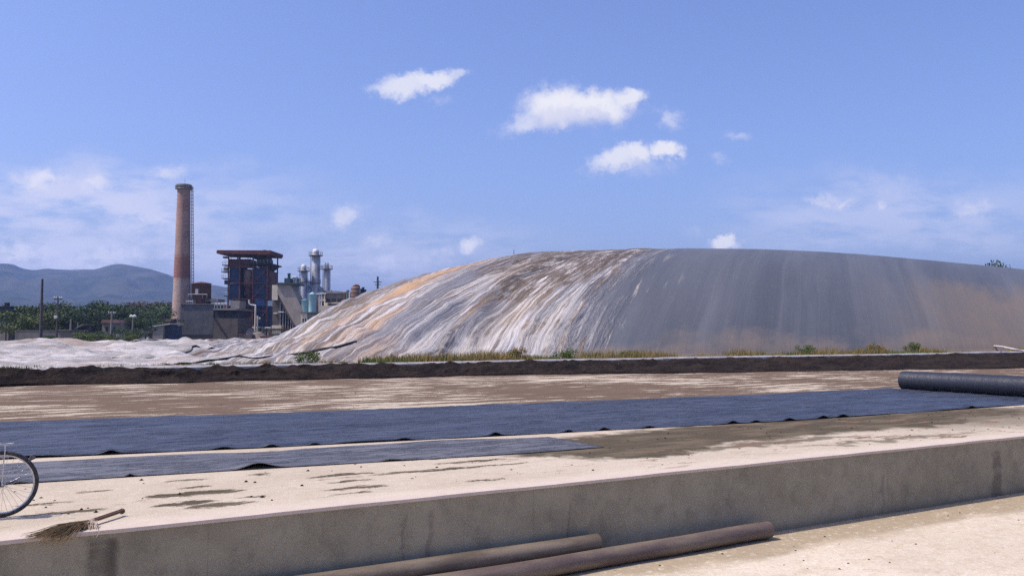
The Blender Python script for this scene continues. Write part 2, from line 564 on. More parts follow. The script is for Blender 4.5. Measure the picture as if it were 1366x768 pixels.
def mat_wall():
    m, t, b, oc = base_mat('rendered_wall')
    sep = N(t, 'ShaderNodeSeparateXYZ')
    t.links.new(oc, sep.inputs[0])
    u, v, z = sep.outputs
    n1 = NOISE(t, oc, 0.9, 7, 0.62)
    n2 = NOISE(t, oc, 4.5, 6, 0.6)
    fine = NOISE(t, oc, 60, 4, 0.7)
    c = MIX(t, ramp01(t, n1, 0.35, 0.65), (0.26, 0.228, 0.16), (0.325, 0.288, 0.205))
    c = MIX(t, M(t, 'MULTIPLY', ramp01(t, n2, 0.45, 0.75), 0.4), c, (0.15, 0.133, 0.095))
    n3 = NOISE(t, SCALEV(t, oc, (1, 1, 0.10)), 5, 5, 0.6)
    c = MIX(t, M(t, 'MULTIPLY', ramp01(t, n3, 0.62, 0.8), 0.5), c, (0.12, 0.10, 0.08))
    ua, ub = uvwall(114), uvwall(158)
    uc = uvwall(1333)
    wob = M(t, 'MULTIPLY', M(t, 'SUBTRACT', n2, 0.5), 0.12)
    uw = M(t, 'ADD', u, wob)
    s1 = M(t, 'MULTIPLY', ramp01(t, uw, ua - .02, ua + .07), ramp01(t, uw, ub + .04, ub - .05))
    s1 = M(t, 'MULTIPLY', s1, M(t, 'MULTIPLY_ADD', ramp01(t, M(t, 'ABSOLUTE', M(t, 'SUBTRACT', uw, (ua * .55 + ub * .45))), 0.0, 0.10), 0.35, 0.5))
    s1 = M(t, 'MULTIPLY', s1, M(t, 'MULTIPLY', ramp01(t, M(t, 'ADD', z, wob), -0.03, -0.12), M(t, 'MULTIPLY_ADD', n3, 0.7, 0.5)))
    c = MIX(t, s1, c, (0.060, 0.048, 0.036))
    for (px, wd, z0, am) in ((1333, 0.16, -0.15, .6), (575, 0.05, -0.1, .35), (540, 0.03, -0.12, .3), (762, 0.03, -0.2, .3), (1180, .06, -.3, .3)):
        uc = uvwall(px)
        sm = ramp01(t, M(t, 'ABSOLUTE', M(t, 'SUBTRACT', M(t, 'ADD', u, M(t, 'MULTIPLY', wob, 2.0)), uc)), wd, wd * .35)
        sm = M(t, 'MULTIPLY', M(t, 'MULTIPLY', sm, ramp01(t, z, z0, z0 - .1)), am)
        c = MIX(t, sm, c, (0.10, 0.078, 0.06))
    # thin shrinkage cracks and construction joints
    ck = NOISE(t, SCALEV(t, oc, (1.0, 1, 0.6)), 0.8, 9, 0.75)
    c = MIX(t, M(t, 'MULTIPLY', ramp01(t, M(t, 'ABSOLUTE', M(t, 'SUBTRACT', ck, 0.5)), 0.004, 0.001), 0.45), c, (0.09, 0.08, 0.055))
    jf = M(t, 'ABSOLUTE', M(t, 'SUBTRACT', M(t, 'FRACT', M(t, 'DIVIDE', M(t, 'ADD', u, M(t, 'MULTIPLY', wob, .25)), 3.6)), 0.5))
    c = MIX(t, M(t, 'MULTIPLY', ramp01(t, jf, 0.0022, 0.0008), 0.22), c, (0.08, 0.07, 0.05))
    c = MIX(t, M(t, 'MULTIPLY', ramp01(t, NOISE(t, SCALEV(t, oc, (1, 1, 2.2)), 2.2, 8, .7), 0.53, 0.62), 0.35), c, (0.34, 0.31, 0.21))
    c = MIX(t, M(t, 'MULTIPLY', ramp01(t, M(t, 'ADD', z, M(t, 'MULTIPLY', n2, 0.22)), -0.70, -0.86), 0.5), c, (0.12, 0.10, 0.07))
    # bare mortar top
    top = ramp01(t, M(t, 'ADD', z, M(t, 'MULTIPLY', wob, 0.10)), -0.034, -0.026)
    c = MIX(t, top, c, MIX(t, n2, (0.60, 0.50, 0.41), (0.46, 0.375, 0.29)))
    t.links.new(c, b.inputs['Base Color'])
    b.inputs['Roughness'].default_value = 0.9
    b.inputs['Specular IOR Level'].default_value = 0.2
    bump(t, b, M(t, 'ADD', M(t, 'MULTIPLY', fine, 0.5), n2), 0.45, 0.012)
    return m


WALL_V = 8.70


def uvwall(px):
    x, y, w = ray(px, 700)
    # ray meets the wall plane v = WALL_V
    t = WALL_V / (-x * DY + y * DX)
    return t * (x * DX + y * DY)


def mat_liner(name, col, col2, rough):
    m, t, b, oc = base_mat(name)
    st = SCALEV(t, oc, (0.5, 1.5, 1))
    n1 = NOISE(t, st, 0.9, 6, 0.6)
    n2 = NOISE(t, st, 5, 5, 0.6)
    wv = NOISE(t, SCALEV(t, oc, (0.35, 2.0, 1)), 2.1, 7, 0.65)
    c = MIX(t, ramp01(t, n1, 0.38, 0.62), col, col2)
    dust = M(t, 'MULTIPLY', ramp01(t, NOISE(t, st, 3.0, 7, .7), 0.5, 0.75), 0.22)
    c = MIX(t, dust, c, (0.20, 0.19, 0.19))
    t.links.new(c, b.inputs['Base Color'])
    r = M(t, 'MULTIPLY_ADD', n2, 0.25, rough)
    t.links.new(r, b.inputs['Roughness'])
    b.inputs['Specular IOR Level'].default_value = 0.5
    cr = NOISE(t, SCALEV(t, oc, (0.30, 1.5, 1)), 1.6, 8, 0.70)
    crs = ramp01(t, M(t, 'ABSOLUTE', M(t, 'SUBTRACT', cr, 0.5)), 0.035, 0.0)
    bump(t, b, M(t, 'ADD', M(t, 'ADD', wv, M(t, 'MULTIPLY', n2, 0.35)), M(t, 'MULTIPLY', crs, 0.35)), 0.9, 0.11)
    return m


def mat_dome():
    """uv 'flow': x = coordinate across the pull wrinkles, y = distance up the slope"""
    m, t, b, oc = base_mat('inflated_cover_film')
    uvn = N(t, 'ShaderNodeUVMap', uv_map='flow')
    fl = uvn.outputs[0]
    sp = N(t, 'ShaderNodeSeparateXYZ')
    t.links.new(fl, sp.inputs[0])
    Pp, Q = sp.outputs[0], sp.outputs[1]
    so = N(t, 'ShaderNodeSeparateXYZ')
    t.links.new(oc, so.inputs[0])
    lf = ramp01(t, Pp, 30.0, 18.0)
    wx_ = M(t, 'MULTIPLY', M(t, 'SUBTRACT', NOISE(t, oc, 0.07, 3, .5), 0.5), M(t, 'MULTIPLY_ADD', lf, 2.5, 1.0))
    cw = N(t, 'ShaderNodeCombineXYZ')
    t.links.new(M(t, 'ADD', Pp, wx_), cw.inputs[0])
    t.links.new(Q, cw.inputs[1])
    fl = cw.outputs[0]
    wr = NOISE(t, SCALEV(t, fl, (1.0, 0.055, 1)), 0.95, 8, 0.62)
    wr2 = NOISE(t, SCALEV(t, fl, (1.0, 0.12, 1)), 1.5, 8, 0.70)
    wr3 = NOISE(t, SCALEV(t, fl, (1.0, 0.07, 1)), 0.34, 6, 0.6)
    pat = NOISE(t, SCALEV(t, fl, (1.0, 0.6, 1)), 0.16, 5, 0.6)
    grain = NOISE(t, oc, 1.4, 7, 0.7)
    # dirty half: bleached film, grey bare bands, ochre silt in the creases
    dirty = MIX(t, ramp01(t, wr, 0.40, 0.56), (0.50, 0.46, 0.41), (0.26, 0.22, 0.18))
    dirty = MIX(t, M(t, 'MULTIPLY', ramp01(t, wr3, 0.43, 0.50), 0.85), dirty, (0.17, 0.165, 0.175))
    ochre = M(t, 'MULTIPLY', ramp01(t, M(t, 'ADD', wr2, M(t, 'MULTIPLY', M(t, 'SUBTRACT', pat, 0.5), 0.7)), 0.51, 0.58), 0.85)
    dirty = MIX(t, ochre, dirty, (0.20, 0.115, 0.040))
    sweep = NOISE(t, SCALEV(t, fl, (1.0, 0.035, 1)), 0.9, 5, 0.6)  # light and shade of long folds, put into the colour as lines
    dirty = MIX(t, M(t, 'MULTIPLY', ramp01(t, M(t, 'ABSOLUTE', M(t, 'SUBTRACT', sweep, 0.47)), 0.03, 0.008), 0.8), dirty, (0.11, 0.085, 0.062))
    dirty = MIX(t, M(t, 'MULTIPLY', ramp01(t, M(t, 'ABSOLUTE', M(t, 'SUBTRACT', sweep, 0.55)), 0.035, 0.012), 0.7), dirty, (0.60, 0.55, 0.49))
    white = M(t, 'MULTIPLY', ramp01(t, NOISE(t, SCALEV(t, fl, (1.0, 0.11, 1)), 1.3, 7, .66), 0.565, 0.62), 0.8)
    dirty = MIX(t, white, dirty, (0.70, 0.65, 0.63))
    fn = NOISE(t, SCALEV(t, fl, (1.0, 0.09, 1)), 4.2, 7, 0.72)
    dirty = MIX(t, M(t, 'MULTIPLY', ramp01(t, fn, 0.54, 0.62), 0.4), dirty, (0.15, 0.115, 0.08))
    dirty = MIX(t, M(t, 'MULTIPLY', ramp01(t, fn, 0.45, 0.38), 0.4), dirty, (0.62, 0.57, 0.51))
    bowl = blobs(t, fl, [(19.0, 16.0, 6.5, 9.0, 1.0, 0.0, .5), (12.5, 18.0, 5.0, 6.0, 0.8, 0.0, .7), (20, 21, 5, 4, 1, 0, .6)])
    wr4 = NOISE(t, SCALEV(t, fl, (1.0, 0.30, 1)), 1.7, 8, 0.72)
    brown = ramp01(t, M(t, 'ADD', wr4, M(t, 'MULTIPLY', bowl, 0.13)), 0.545, 0.565)
    brown = M(t, 'MULTIPLY', brown, ramp01(t, bowl, 0.0, 0.35))
    band = blobs(t, fl, [(11.0, 16.0, 2.2, 9.5, .9, 0, .8), (14.0, 7.0, 2.6, 6.0, .8, 0, .8), (-1.0, 16, 2, 6, .5, 0, .9)])
    dirty = MIX(t, M(t, 'MULTIPLY', band, ramp01(t, wr, 0.36, 0.50)), dirty, (0.17, 0.17, 0.19))
    dirty = MIX(t, M(t, 'MULTIPLY', brown, 0.92), dirty, MIX(t, grain, (0.085, 0.058, 0.030), (0.15, 0.105, 0.06)))
    crk = M(t, 'MULTIPLY', ramp01(t, NOISE(t, SCALEV(t, fl, (1.0, 0.22, 1)), 2.6, 8, .72), 0.53, 0.57), M(t, 'MULTIPLY', bowl, .8))
    dirty = MIX(t, crk, dirty, (0.50, 0.455, 0.40))
    low = blobs(t, fl, [(17.0, 1.5, 7.0, 7.5, 1.0, 0, .9), (22.0, 3.0, 5.0, 6.0, .8, 0, .9)])
    pl_ = M(t, 'MULTIPLY', low, ramp01(t, NOISE(t, SCALEV(t, fl, (1.0, .45, 1)), 1.1, 8, .7), 0.40, 0.54))
    dirty = MIX(t, M(t, 'MULTIPLY', pl_, .8), dirty, (0.52, 0.48, 0.43))
    rib = blobs(t, VM(t, 'ADD', fl, VM(t, 'SCALE', VM(t, 'SUBTRACT', NOISE(t, fl, .5, 5, .6, 1), (.5, .5, .5)), scale=3.0)),
                [(6.0, 14.0, 2.6, 8.5, 1.0, 0.0, .6), (9.5, 8.0, 2.0, 5.0, 0.8, 0, .8), (13, 3.5, 2.0, 3.5, .6, 0, .9)])
    dirty = MIX(t, M(t, 'MULTIPLY', rib, ramp01(t, wr2, 0.62, 0.42)), dirty, (0.50, 0.31, 0.155))
    dirty = MIX(t, M(t, 'MULTIPLY', ramp01(t, grain, 0.55, 0.75), 0.3), dirty, (0.60, 0.54, 0.48))
    # clean half: blue grey film with slope shade in its colour, faint washed lines
    clean = MIX(t, ramp01(t, NOISE(t, SCALEV(t, fl, (1, .22, 1)), 0.17, 6, .62), 0.35, 0.65), (0.080, 0.084, 0.092), (0.112, 0.115, 0.122))
    clean = MIX(t, M(t, 'MULTIPLY', ramp01(t, wr3, 0.50, 0.68), 0.28), clean, (0.19, 0.185, 0.18))
    clean = MIX(t, M(t, 'MULTIPLY', ramp01(t, grain, 0.5, 0.8), 0.25), clean, (0.18, 0.165, 0.16))
    foot = M(t, 'ADD', Q, M(t, 'MULTIPLY', NOISE(t, SCALEV(t, fl, (.35, .6, 1)), 0.35, 6, .65), 9.0))
    silt = ramp01(t, foot, 6.4, 4.4)
    clean = MIX(t, M(t, 'MULTIPLY', silt, 0.75), clean, (0.22, 0.17, 0.125))
    tan = M(t, 'MULTIPLY', ramp01(t, Pp, 44.0, 64.0), ramp01(t, M(t, 'ADD', Q, M(t, 'MULTIPLY', M(t, 'SUBTRACT', pat, 0.5), 20.0)), 10.5, 4.0))
    clean = MIX(t, M(t, 'MULTIPLY', tan, 0.8), clean, MIX(t, NOISE(t, SCALEV(t, fl, (1, .5, 1)), .5, 7, .68), (0.25, 0.175, 0.095), (0.14, 0.12, 0.10)))
    lines = M(t, 'MULTIPLY', ramp01(t, wr2, 0.585, 0.66), ramp01(t, Pp, 33.0, 22.0))
    clean = MIX(t, lines, clean, (0.52, 0.44, 0.36))
    bound = M(t, 'ADD', Pp, M(t, 'MULTIPLY', M(t, 'SUBTRACT', NOISE(t, SCALEV(t, fl, (1, .4, 1)), 0.5, 7, .7), 0.5), 11.0))
    f = ramp01(t, bound, 22.5, 27.0)
    c = MIX(t, f, dirty, clean)
    t.links.new(c, b.inputs['Base Color'])
    b.inputs['Roughness'].default_value = 0.50
    b.inputs['Specular IOR Level'].default_value = 0.45
    h = M(t, 'ADD', M(t, 'MULTIPLY', wr, 1.0), M(t, 'MULTIPLY', wr2, 0.6))
    h = M(t, 'MULTIPLY', h, M(t, 'MULTIPLY_ADD', f, -0.88, 1.0))
    bump(t, b, h, 0.9, 0.35)
    return m


def mat_sheet():
    m, t, b, oc = base_mat('slack_white_film')
    st = SCALEV(t, oc, (0.35, 1.0, 1))
    n1 = NOISE(t, st, 0.8, 8, 0.68)
    n2 = NOISE(t, st, 2.4, 6, 0.66)
    c = MIX(t, ramp01(t, n1, 0.35, 0.62), (0.54, 0.50, 0.47), (0.30, 0.28, 0.255))
    c = MIX(t, M(t, 'MULTIPLY', ramp01(t, n2, 0.53, 0.62), 0.6), c, (0.16, 0.155, 0.13))  # grey mottling and crease shade put into the film colour
    c = MIX(t, M(t, 'MULTIPLY', ramp01(t, NOISE(t, SCALEV(t, oc, (.4, 1, 1)), 0.45, 7, .7), 0.50, 0.62), 0.65), c, (0.30, 0.21, 0.145))
    t.links.new(c, b.inputs['Base Color'])
    b.inputs['Roughness'].default_value = 0.55
    b.inputs['Specular IOR Level'].default_value = 0.35
    bump(t, b, M(t, 'ADD', n1, M(t, 'MULTIPLY', n2, 0.5)), 0.9, 0.3)
    return m


def mat_soil():
    m, t, b, oc = base_mat('dark_soil')
    n1 = NOISE(t, oc, 0.8, 6, 0.65)
    n2 = NOISE(t, oc, 7, 6, 0.7)
    c = MIX(t, ramp01(t, n1, 0.35, 0.65), (0.016, 0.013, 0.012), (0.036, 0.026, 0.021))
    c = MIX(t, ramp01(t, n2, 0.52, 0.72), c, (0.062, 0.045, 0.035))
    c = MIX(t, M(t, 'MULTIPLY', ramp01(t, NOISE(t, oc, 2.2, 5, .7), 0.6, 0.68), 0.5), c, (0.028, 0.023, 0.022))
    t.links.new(c, b.inputs['Base Color'])
    b.inputs['Roughness'].default_value = 1.0
    b.inputs['Specular IOR Level'].default_value = 0.05
    bump(t, b, n2, 1.0, 0.12)
    return m


def mat_ground():
    m, t, b, oc = base_mat('grassland')
    n1 = NOISE(t, oc, 0.05, 8, 0.65)
    n2 = NOISE(t, oc, 0.6, 6, 0.7)
    c = MIX(t, ramp01(t, n1, 0.38, 0.62), (0.085, 0.105, 0.035), (0.19, 0.145, 0.075))
    c = MIX(t, ramp01(t, n2, 0.45, 0.7), c, (0.06, 0.075, 0.028))
    t.links.new(c, b.inputs['Base Color'])
    b.inputs['Roughness'].default_value = 1.0
    b.inputs['Specular IOR Level'].default_value = 0.0
    return m


def mat_leaf(name, c1, c2):
    m, t, b, oc = base_mat(name)
    oi = N(t, 'ShaderNodeObjectInfo')
    n1 = NOISE(t, oc, 0.7, 3, 0.6)
    gi = N(t, 'ShaderNodeNewGeometry')
    c = MIX(t, gi.outputs['Random Per Island'], c1, c2)
    c = MIX(t, M(t, 'MULTIPLY', n1, 0.5), c, tuple(x * 0.6 for x in c1))
    t.links.new(c, b.inputs['Base Color'])
    b.inputs['Roughness'].default_value = 0.75
    b.inputs['Specular IOR Level'].default_value = 0.15
    b.inputs['Subsurface Weight'].default_value = 0.0
    return m


def mat_chimney():
    m, t, b, oc = base_mat('chimney_brick')
    sp = N(t, 'ShaderNodeSeparateXYZ')
    t.links.new(oc, sp.inputs[0])
    x, y, z = sp.outputs
    ang = M(t, 'ARCTAN2', y, x)
    cb = N(t, 'ShaderNodeCombineXYZ')
    t.links.new(M(t, 'MULTIPLY', ang, 2.6), cb.inputs[0])
    t.links.new(z, cb.inputs[1])
    br = N(t, 'ShaderNodeTexBrick')
    t.links.new(cb.outputs[0], br.inputs['Vector'])
    br.inputs['Scale'].default_value = 1.0
    br.inputs['Brick Width'].default_value = 0.8
    br.inputs['Row Height'].default_value = 0.42
    br.inputs['Mortar Size'].default_value = 0.05
    br.inputs['Color1'].default_value = (0.42, 0.29, 0.24, 1)
    br.inputs['Color2'].default_value = (0.52, 0.38, 0.32, 1)
    br.inputs['Mortar'].default_value = (0.27, 0.20, 0.165, 1)
    rp = N(t, 'ShaderNodeValToRGB')
    t.links.new(M(t, 'DIVIDE', z, 46.5), rp.inputs[0])
    e = rp.color_ramp.elements
    e[0].position = 0.0
    e[0].color = (1.05, 1.02, 1.0, 1)
    e[1].position = 1.0
    e[1].color = (1.05, 0.92, 0.90, 1)
    for p, cc in ((0.385, (1.0, 1.0, 1.0, 1)), (0.40, (0.66, 0.40, 0.36, 1)), (0.52, (0.70, 0.45, 0.40, 1)), (0.56, (0.95, 0.82, 0.78, 1)), (0.82, (1.0, .84, .80, 1)), (0.86, (0.85, 0.66, 0.62, 1))):
        q = e.new(p)
        q.color = cc
    mx = N(t, 'ShaderNodeMix', data_type='RGBA', blend_type='MULTIPLY')
    mx.inputs[0].default_value = 1.0
    t.links.new(br.outputs[0], mx.inputs[6])
    t.links.new(rp.outputs[0], mx.inputs[7])
    n = NOISE(t, SCALEV(t, oc, (1, 1, 0.3)), 0.6, 6, 0.65)
    c = MIX(t, M(t, 'MULTIPLY', ramp01(t, n, 0.45, 0.7), 0.4), mx.outputs[2], (0.11, 0.085, 0.075))
    t.links.new(c, b.inputs['Base Color'])
    b.inputs['Roughness'].default_value = 0.9
    bump(t, b, br.outputs['Fac'], 0.6, -0.1)
    return m


MT = {}
MT['platform'] = mat_platform()
MT['floor'] = mat_floor()
MT['wall'] = mat_wall()
MT['liner'] = mat_liner('black_liner_film', (0.032, 0.040, 0.062), (0.056, 0.064, 0.090), 0.34)
MT['strip'] = mat_liner('dusty_grey_liner', (0.095, 0.095, 0.105), (0.15, 0.145, 0.15), 0.42)
MT['roll'] = simple('rolled_liner', (0.014, 0.017, 0.028), (0.024, 0.027, 0.038), 2, 0.5, 0, 0.5, 0.02, (1, 8, 1), streak=False)
MT['dome'] = mat_dome()
MT['sheet'] = mat_sheet()
MT['soil'] = mat_soil()
MT['ground'] = mat_ground()
MT['hills'] = simple('forested_hills', (0.018, 0.032, 0.022), (0.070, 0.070, 0.052), 0.009, 1.0, 0, 0, 0, streak=False)
MT['kerb'] = simple('kerb_concrete', (0.58, 0.53, 0.49), (0.36, 0.32, 0.30), 1.2, 0.9)
MT['pipe'] = simple('dirty_rubber_pipe', (0.22, 0.175, 0.125), (0.11, 0.082, 0.058), 3.5, 0.62, 0, 0.35, 0.006, (0.35, 1.5, 1.5), streak=False)
MT['pipe2'] = simple('purple_brown_pipe', (0.12, 0.085, 0.072), (0.205, 0.16, 0.115), 3.0, 0.55, 0, 0.35, 0.006, (0.35, 1.5, 1.5), streak=False)
MT['black'] = simple('black_rubber', (0.02, 0.02, 0.022), (0.04, 0.038, 0.036), 6, 0.6, bd=0.003, streak=False)
MT['tyre'] = simple('bicycle_tyre', (0.03, 0.03, 0.032), (0.085, 0.078, 0.07), 20, 0.75, bd=0.001, streak=False)
MT['chrome'] = simple('bright_steel', (0.62, 0.62, 0.63), (0.45, 0.44, 0.43), 20, 0.3, 0.9, 0.5, 0, streak=False)
MT['paint'] = simple('bicycle_enamel', (0.03, 0.06, 0.10), (0.02, 0.04, 0.07), 20, 0.35, 0, 0.5, 0, streak=False)
MT['red_lens'] = simple('grey_plastic', (0.09, 0.09, 0.10), None, 20, 0.3, 0, 0.5, 0, streak=False)
MT['straw'] = simple('broom_straw', (0.30, 0.215, 0.115), (0.17, 0.115, 0.06), 30, 0.9, bd=0, streak=False)
MT['straw_dark'] = simple('broom_handle_bark', (0.20, 0.115, 0.075), (0.11, 0.065, 0.045), 30, 0.85, bd=0.002, streak=False)
MT['twine'] = simple('pale_twine', (0.52, 0.42, 0.34), (0.38, 0.29, 0.22), 40, 0.9, bd=0, streak=False)
MT['hose'] = simple('white_plastic_hose', (0.68, 0.63, 0.60), (0.5, 0.45, 0.42), 3, 0.6, streak=False)
MT['dry'] = mat_leaf('dry_grass_blades', (0.32, 0.21, 0.085), (0.15, 0.16, 0.045))
MT['green'] = mat_leaf('green_weed_leaves', (0.075, 0.12, 0.028), (0.15, 0.19, 0.05))
MT['leafA'] = mat_leaf('dark_green_leaves', (0.030, 0.055, 0.022), (0.065, 0.095, 0.034))
MT['leafB'] = mat_leaf('mid_green_leaves', (0.045, 0.078, 0.028), (0.095, 0.125, 0.045))
MT['leafC'] = mat_leaf('yellow_green_leaves', (0.090, 0.120, 0.034), (0.15, 0.175, 0.058))
MT['leafD'] = mat_leaf('dry_brown_leaves', (0.135, 0.10, 0.065), (0.085, 0.085, 0.045))
MT['bark'] = simple('tree_bark', (0.12, 0.09, 0.07), (0.07, 0.055, 0.045), 3, 0.95)
MT['chim'] = mat_chimney()
MT['grey_sheet'] = simple('grey_corrugated_cladding', (0.115, 0.115, 0.118), (0.075, 0.075, 0.078), 0.4, 0.75, 0.0, 0.3, 0.02)
MT['grey_conc'] = simple('stained_grey_concrete', (0.21, 0.19, 0.17), (0.13, 0.115, 0.105), 0.35, 0.9)
MT['dark'] = simple('dark_interior', (0.022, 0.022, 0.026), (0.04, 0.035, 0.035), 0.5, 0.9)
MT['rust'] = simple('rusty_steel_plate', (0.165, 0.070, 0.048), (0.085, 0.042, 0.034), 0.5, 0.85)
MT['rust_pale'] = simple('faded_rust_tank', (0.26, 0.165, 0.135), (0.16, 0.095, 0.08), 0.5, 0.85)
MT['red_steel'] = simple('red_oxide_steel', (0.23, 0.075, 0.058), (0.12, 0.05, 0.045), 0.6, 0.8)
MT['red_roof'] = simple('dark_red_roof_sheet', (0.10, 0.032, 0.028), (0.16, 0.055, 0.04), 0.4, 0.8)
MT['blue_panel'] = simple('blue_cladding', (0.030, 0.055, 0.120), (0.022, 0.038, 0.075), 0.35, 0.7)
MT['blue_bright'] = simple('bright_blue_cladding', (0.05, 0.13, 0.29), (0.04, 0.09, 0.20), 0.35, 0.65)
MT['blue_pale'] = simple('pale_blue_cladding', (0.30, 0.40, 0.60), (0.24, 0.33, 0.50), 0.3, 0.7)
MT['steel'] = simple('galvanised_steel', (0.46, 0.47, 0.50), (0.30, 0.31, 0.34), 0.6, 0.5, 0.35, 0.5)
MT['white_paint'] = simple('white_painted_metal', (0.74, 0.73, 0.72), (0.55, 0.53, 0.52), 1.0, 0.6)
MT['cyan_tank'] = simple('pale_turquoise_tank', (0.36, 0.58, 0.60), (0.28, 0.46, 0.48), 0.5, 0.55)
MT['green_steel'] = simple('green_painted_steel', (0.035, 0.13, 0.10), (0.03, 0.085, 0.075), 0.8, 0.6)
MT['teal_steel'] = simple('dark_teal_steel', (0.045, 0.085, 0.085), (0.03, 0.055, 0.06), 0.8, 0.7)
MT['cream'] = simple('cream_wall_paint', (0.74, 0.64, 0.50), (0.58, 0.49, 0.38), 0.5, 0.85)
MT['tan'] = simple('tan_gallery_sheeting', (0.40, 0.34, 0.29), (0.30, 0.25, 0.215), 0.35, 0.8)
MT['tan_dark'] = simple('brown_shed_cladding', (0.14, 0.112, 0.09), (0.085, 0.068, 0.056), 0.35, 0.85)
MT['ash'] = simple('grey_ash', (0.24, 0.20, 0.175), (0.17, 0.14, 0.12), 0.6, 1.0, streak=False)
MT['plaster'] = simple('worn_grey_plaster', (0.30, 0.28, 0.25), (0.21, 0.19, 0.17), 0.4, 0.9)
MT['pole_wood'] = simple('weathered_pole', (0.075, 0.072, 0.085), (0.12, 0.10, 0.10), 1.0, 0.9)
MT['pole_conc'] = simple('concrete_pole', (0.28, 0.25, 0.24), (0.2, 0.18, 0.17), 1.0, 0.9)
MT['roof_tile'] = simple('faded_red_roof_tile', (0.30, 0.17, 0.13), (0.22, 0.12, 0.10), 0.8, 0.85)


# ------------------------------------------------------------------ setting: ground, slabs
def strip_sheet(name, u0, u1, pts, m):
    """profile pts (v, z) swept along u in the wall frame"""
    b = MB()
    n = len(pts)
    v = [(u0, p[0], p[1]) for p in pts] + [(u1, p[0], p[1]) for p in pts]
    b.add(v, [(i, n + i, n + i + 1, i + 1) for i in range(n - 1)])
    o = b.build(name, m, rz=ANG)
    return o


g = strip_sheet('ground', -4200, 4200, [(-900, -1.1), (34.6, -1.1), (36.2, 0.2), (4300, 0.2)], MT['ground'])
props(g, kind='structure')
# working slab between wall and soil bank
pl = MB().add([(-90, 8.92, 0), (150, 8.92, 0), (150, 36.6, 0), (-90, 36.6, 0)], [(0, 1, 2, 3)]).build('concrete_platform', MT['platform'], rz=ANG)
props(pl, kind='structure')
lf = MB().add([(-90, -60, -0.94), (150, -60, -0.94), (150, 8.80, -0.94), (-90, 8.80, -0.94)], [(0, 1, 2, 3)]).build('lower_floor', MT['floor'], rz=ANG)
props(lf, kind='structure')

# retaining wall with slightly uneven arris
nu = 900
us = np.linspace(-60, 120, nu)
w_ = MB()
wob = (fbm(us * 2.2, us * 0, 4, 5) - 0.5) * 0.016
ztop = (fbm(us * 1.5, us * 0 + 3, 3, 9) - 0.5) * 0.012 + 0.008
prof_n = 6
vv = []
for i in range(nu):
    e = wob[i]
    z = ztop[i]
    vv += [(us[i], 8.722, -1.0), (us[i], 8.722, z - .042 + e * .5), (us[i], 8.70 + e * .6, z - 0.034 + e * .5), (us[i], 8.704 + e * .8, z), (us[i], 8.925, z), (us[i], 8.925, -1.0)]
ff = []
for i in range(nu - 1):
    for k in range(5):
        a = i * 6 + k
        ff.append((a, a + 6, a + 7, a + 1))
w_.add(vv, ff, False)
wo = w_.build('retaining_wall', MT['wall'], rz=ANG)
props(wo, 'long low grey rendered concrete wall with pale mortar top across the foreground', 'wall')

# ------------------------------------------------------------------ liners on the slab


def liner_sheet(name, u0, u1, vn, vf, z, m, folds, bumps, du=0.06, dv=0.09, seed=3, ragged=0.05, endfold=False):
    """vn, vf: functions of u giving the near and far edges; bumps = (u, height, halfwidth) lifted places on the near edge"""
    nu_ = int((u1 - u0) / du)
    nv_ = max(8, int((vf(u0) - vn(u0)) / dv))
    uu = np.linspace(u0, u1, nu_)
    tt = np.linspace(0, 1, nv_)
    U, T = np.meshgrid(uu, tt)
    VN = np.array([vn(a) for a in uu]) + (fbm(uu * .8, uu * 0, 4, seed) - .5) * ragged
    VF = np.array([vf(a) for a in uu]) + (fbm(uu * .5, uu * 0, 5, seed + 5) - .5) * ragged * 5
    V = VN[None, :] + (VF - VN)[None, :] * T
    Z = z + folds * np.maximum(0, fbm(U * .45 + V * .12, V * 1.9, 5, seed + 1) - .50) * 1.6
    Z += folds * .9 * np.maximum(0, 1 - np.abs(fbm(U * .22, V * .9 + U * .08, 4, seed + 8) - .5) * 14) * (0.3 + T * 0)
    for (bu, bh, bw) in bumps:
        bw = bw * (.62 if bh < .07 else 1.0)
        Z += bh * np.exp(-((U - bu) / bw) ** 2) * np.exp(-((V - VN[None, :]) / 0.35) ** 2)
    o = gridmesh(name, U, V, Z, m)
    o.rotation_euler = (0, 0, ANG)
    sm = o.modifiers.new('thickness', 'SOLIDIFY')
    sm.thickness = 0.003
    sm.offset = 0
    return o


def line_uv(pts, z=0.0):
    q = sorted(uvpx(x, y, z) for x, y in pts)
    a, c = [p[0] for p in q], [p[1] for p in q]
    return lambda u: float(np.interp(u, a, c))


near1 = line_uv([(-500, 645), (0, 613), (340, 598), (700, 580), (1060, 561), (1366, 540)])
far1 = line_uv([(-500, 577), (0, 563), (340, 552), (575, 543), (700, 539), (1060, 524), (1200, 517)])
b1 = [(uvpx(x, y)[0], h, w) for x, y, h, w in ((150, 609, .05, .16), (298, 600, .03, .2), (360, 596, .04, .15), (420, 594, .035, .12), (540, 588, .03, .2), (662, 582, .055, .15), (760, 577, .04, .12), (805, 574, .05, .16), (865, 571, .04, .2), (975, 565, .05, .16), (1002, 563, .04, .15), (1050, 561, .05, .18), (1095, 558, .05, .2), (1118, 556, .05, .2), (1300, 545, .05, .2))]
L1 = liner_sheet('black_liner', -22, 24.75, near1, far1, 0.006, MT['liner'], 0.055, b1, seed=11)
props(L1, 'long shiny blue-black plastic liner strip unrolled across the slab', 'plastic liner')
near2 = line_uv([(-500, 672), (0, 647), (340, 626), (700, 605), (804, 597)])
far2 = line_uv([(-500, 639), (0, 620), (340, 602.5), (560, 590), (740, 582)])
b2 = [(uvpx(345, 626)[0], .075, .20), (uvpx(176, 638)[0], .03, .07), (uvpx(520, 615)[0], .02, .2), (uvpx(20, 646)[0], .03, .15)]
u_end = uvpx(770, 590)[0]
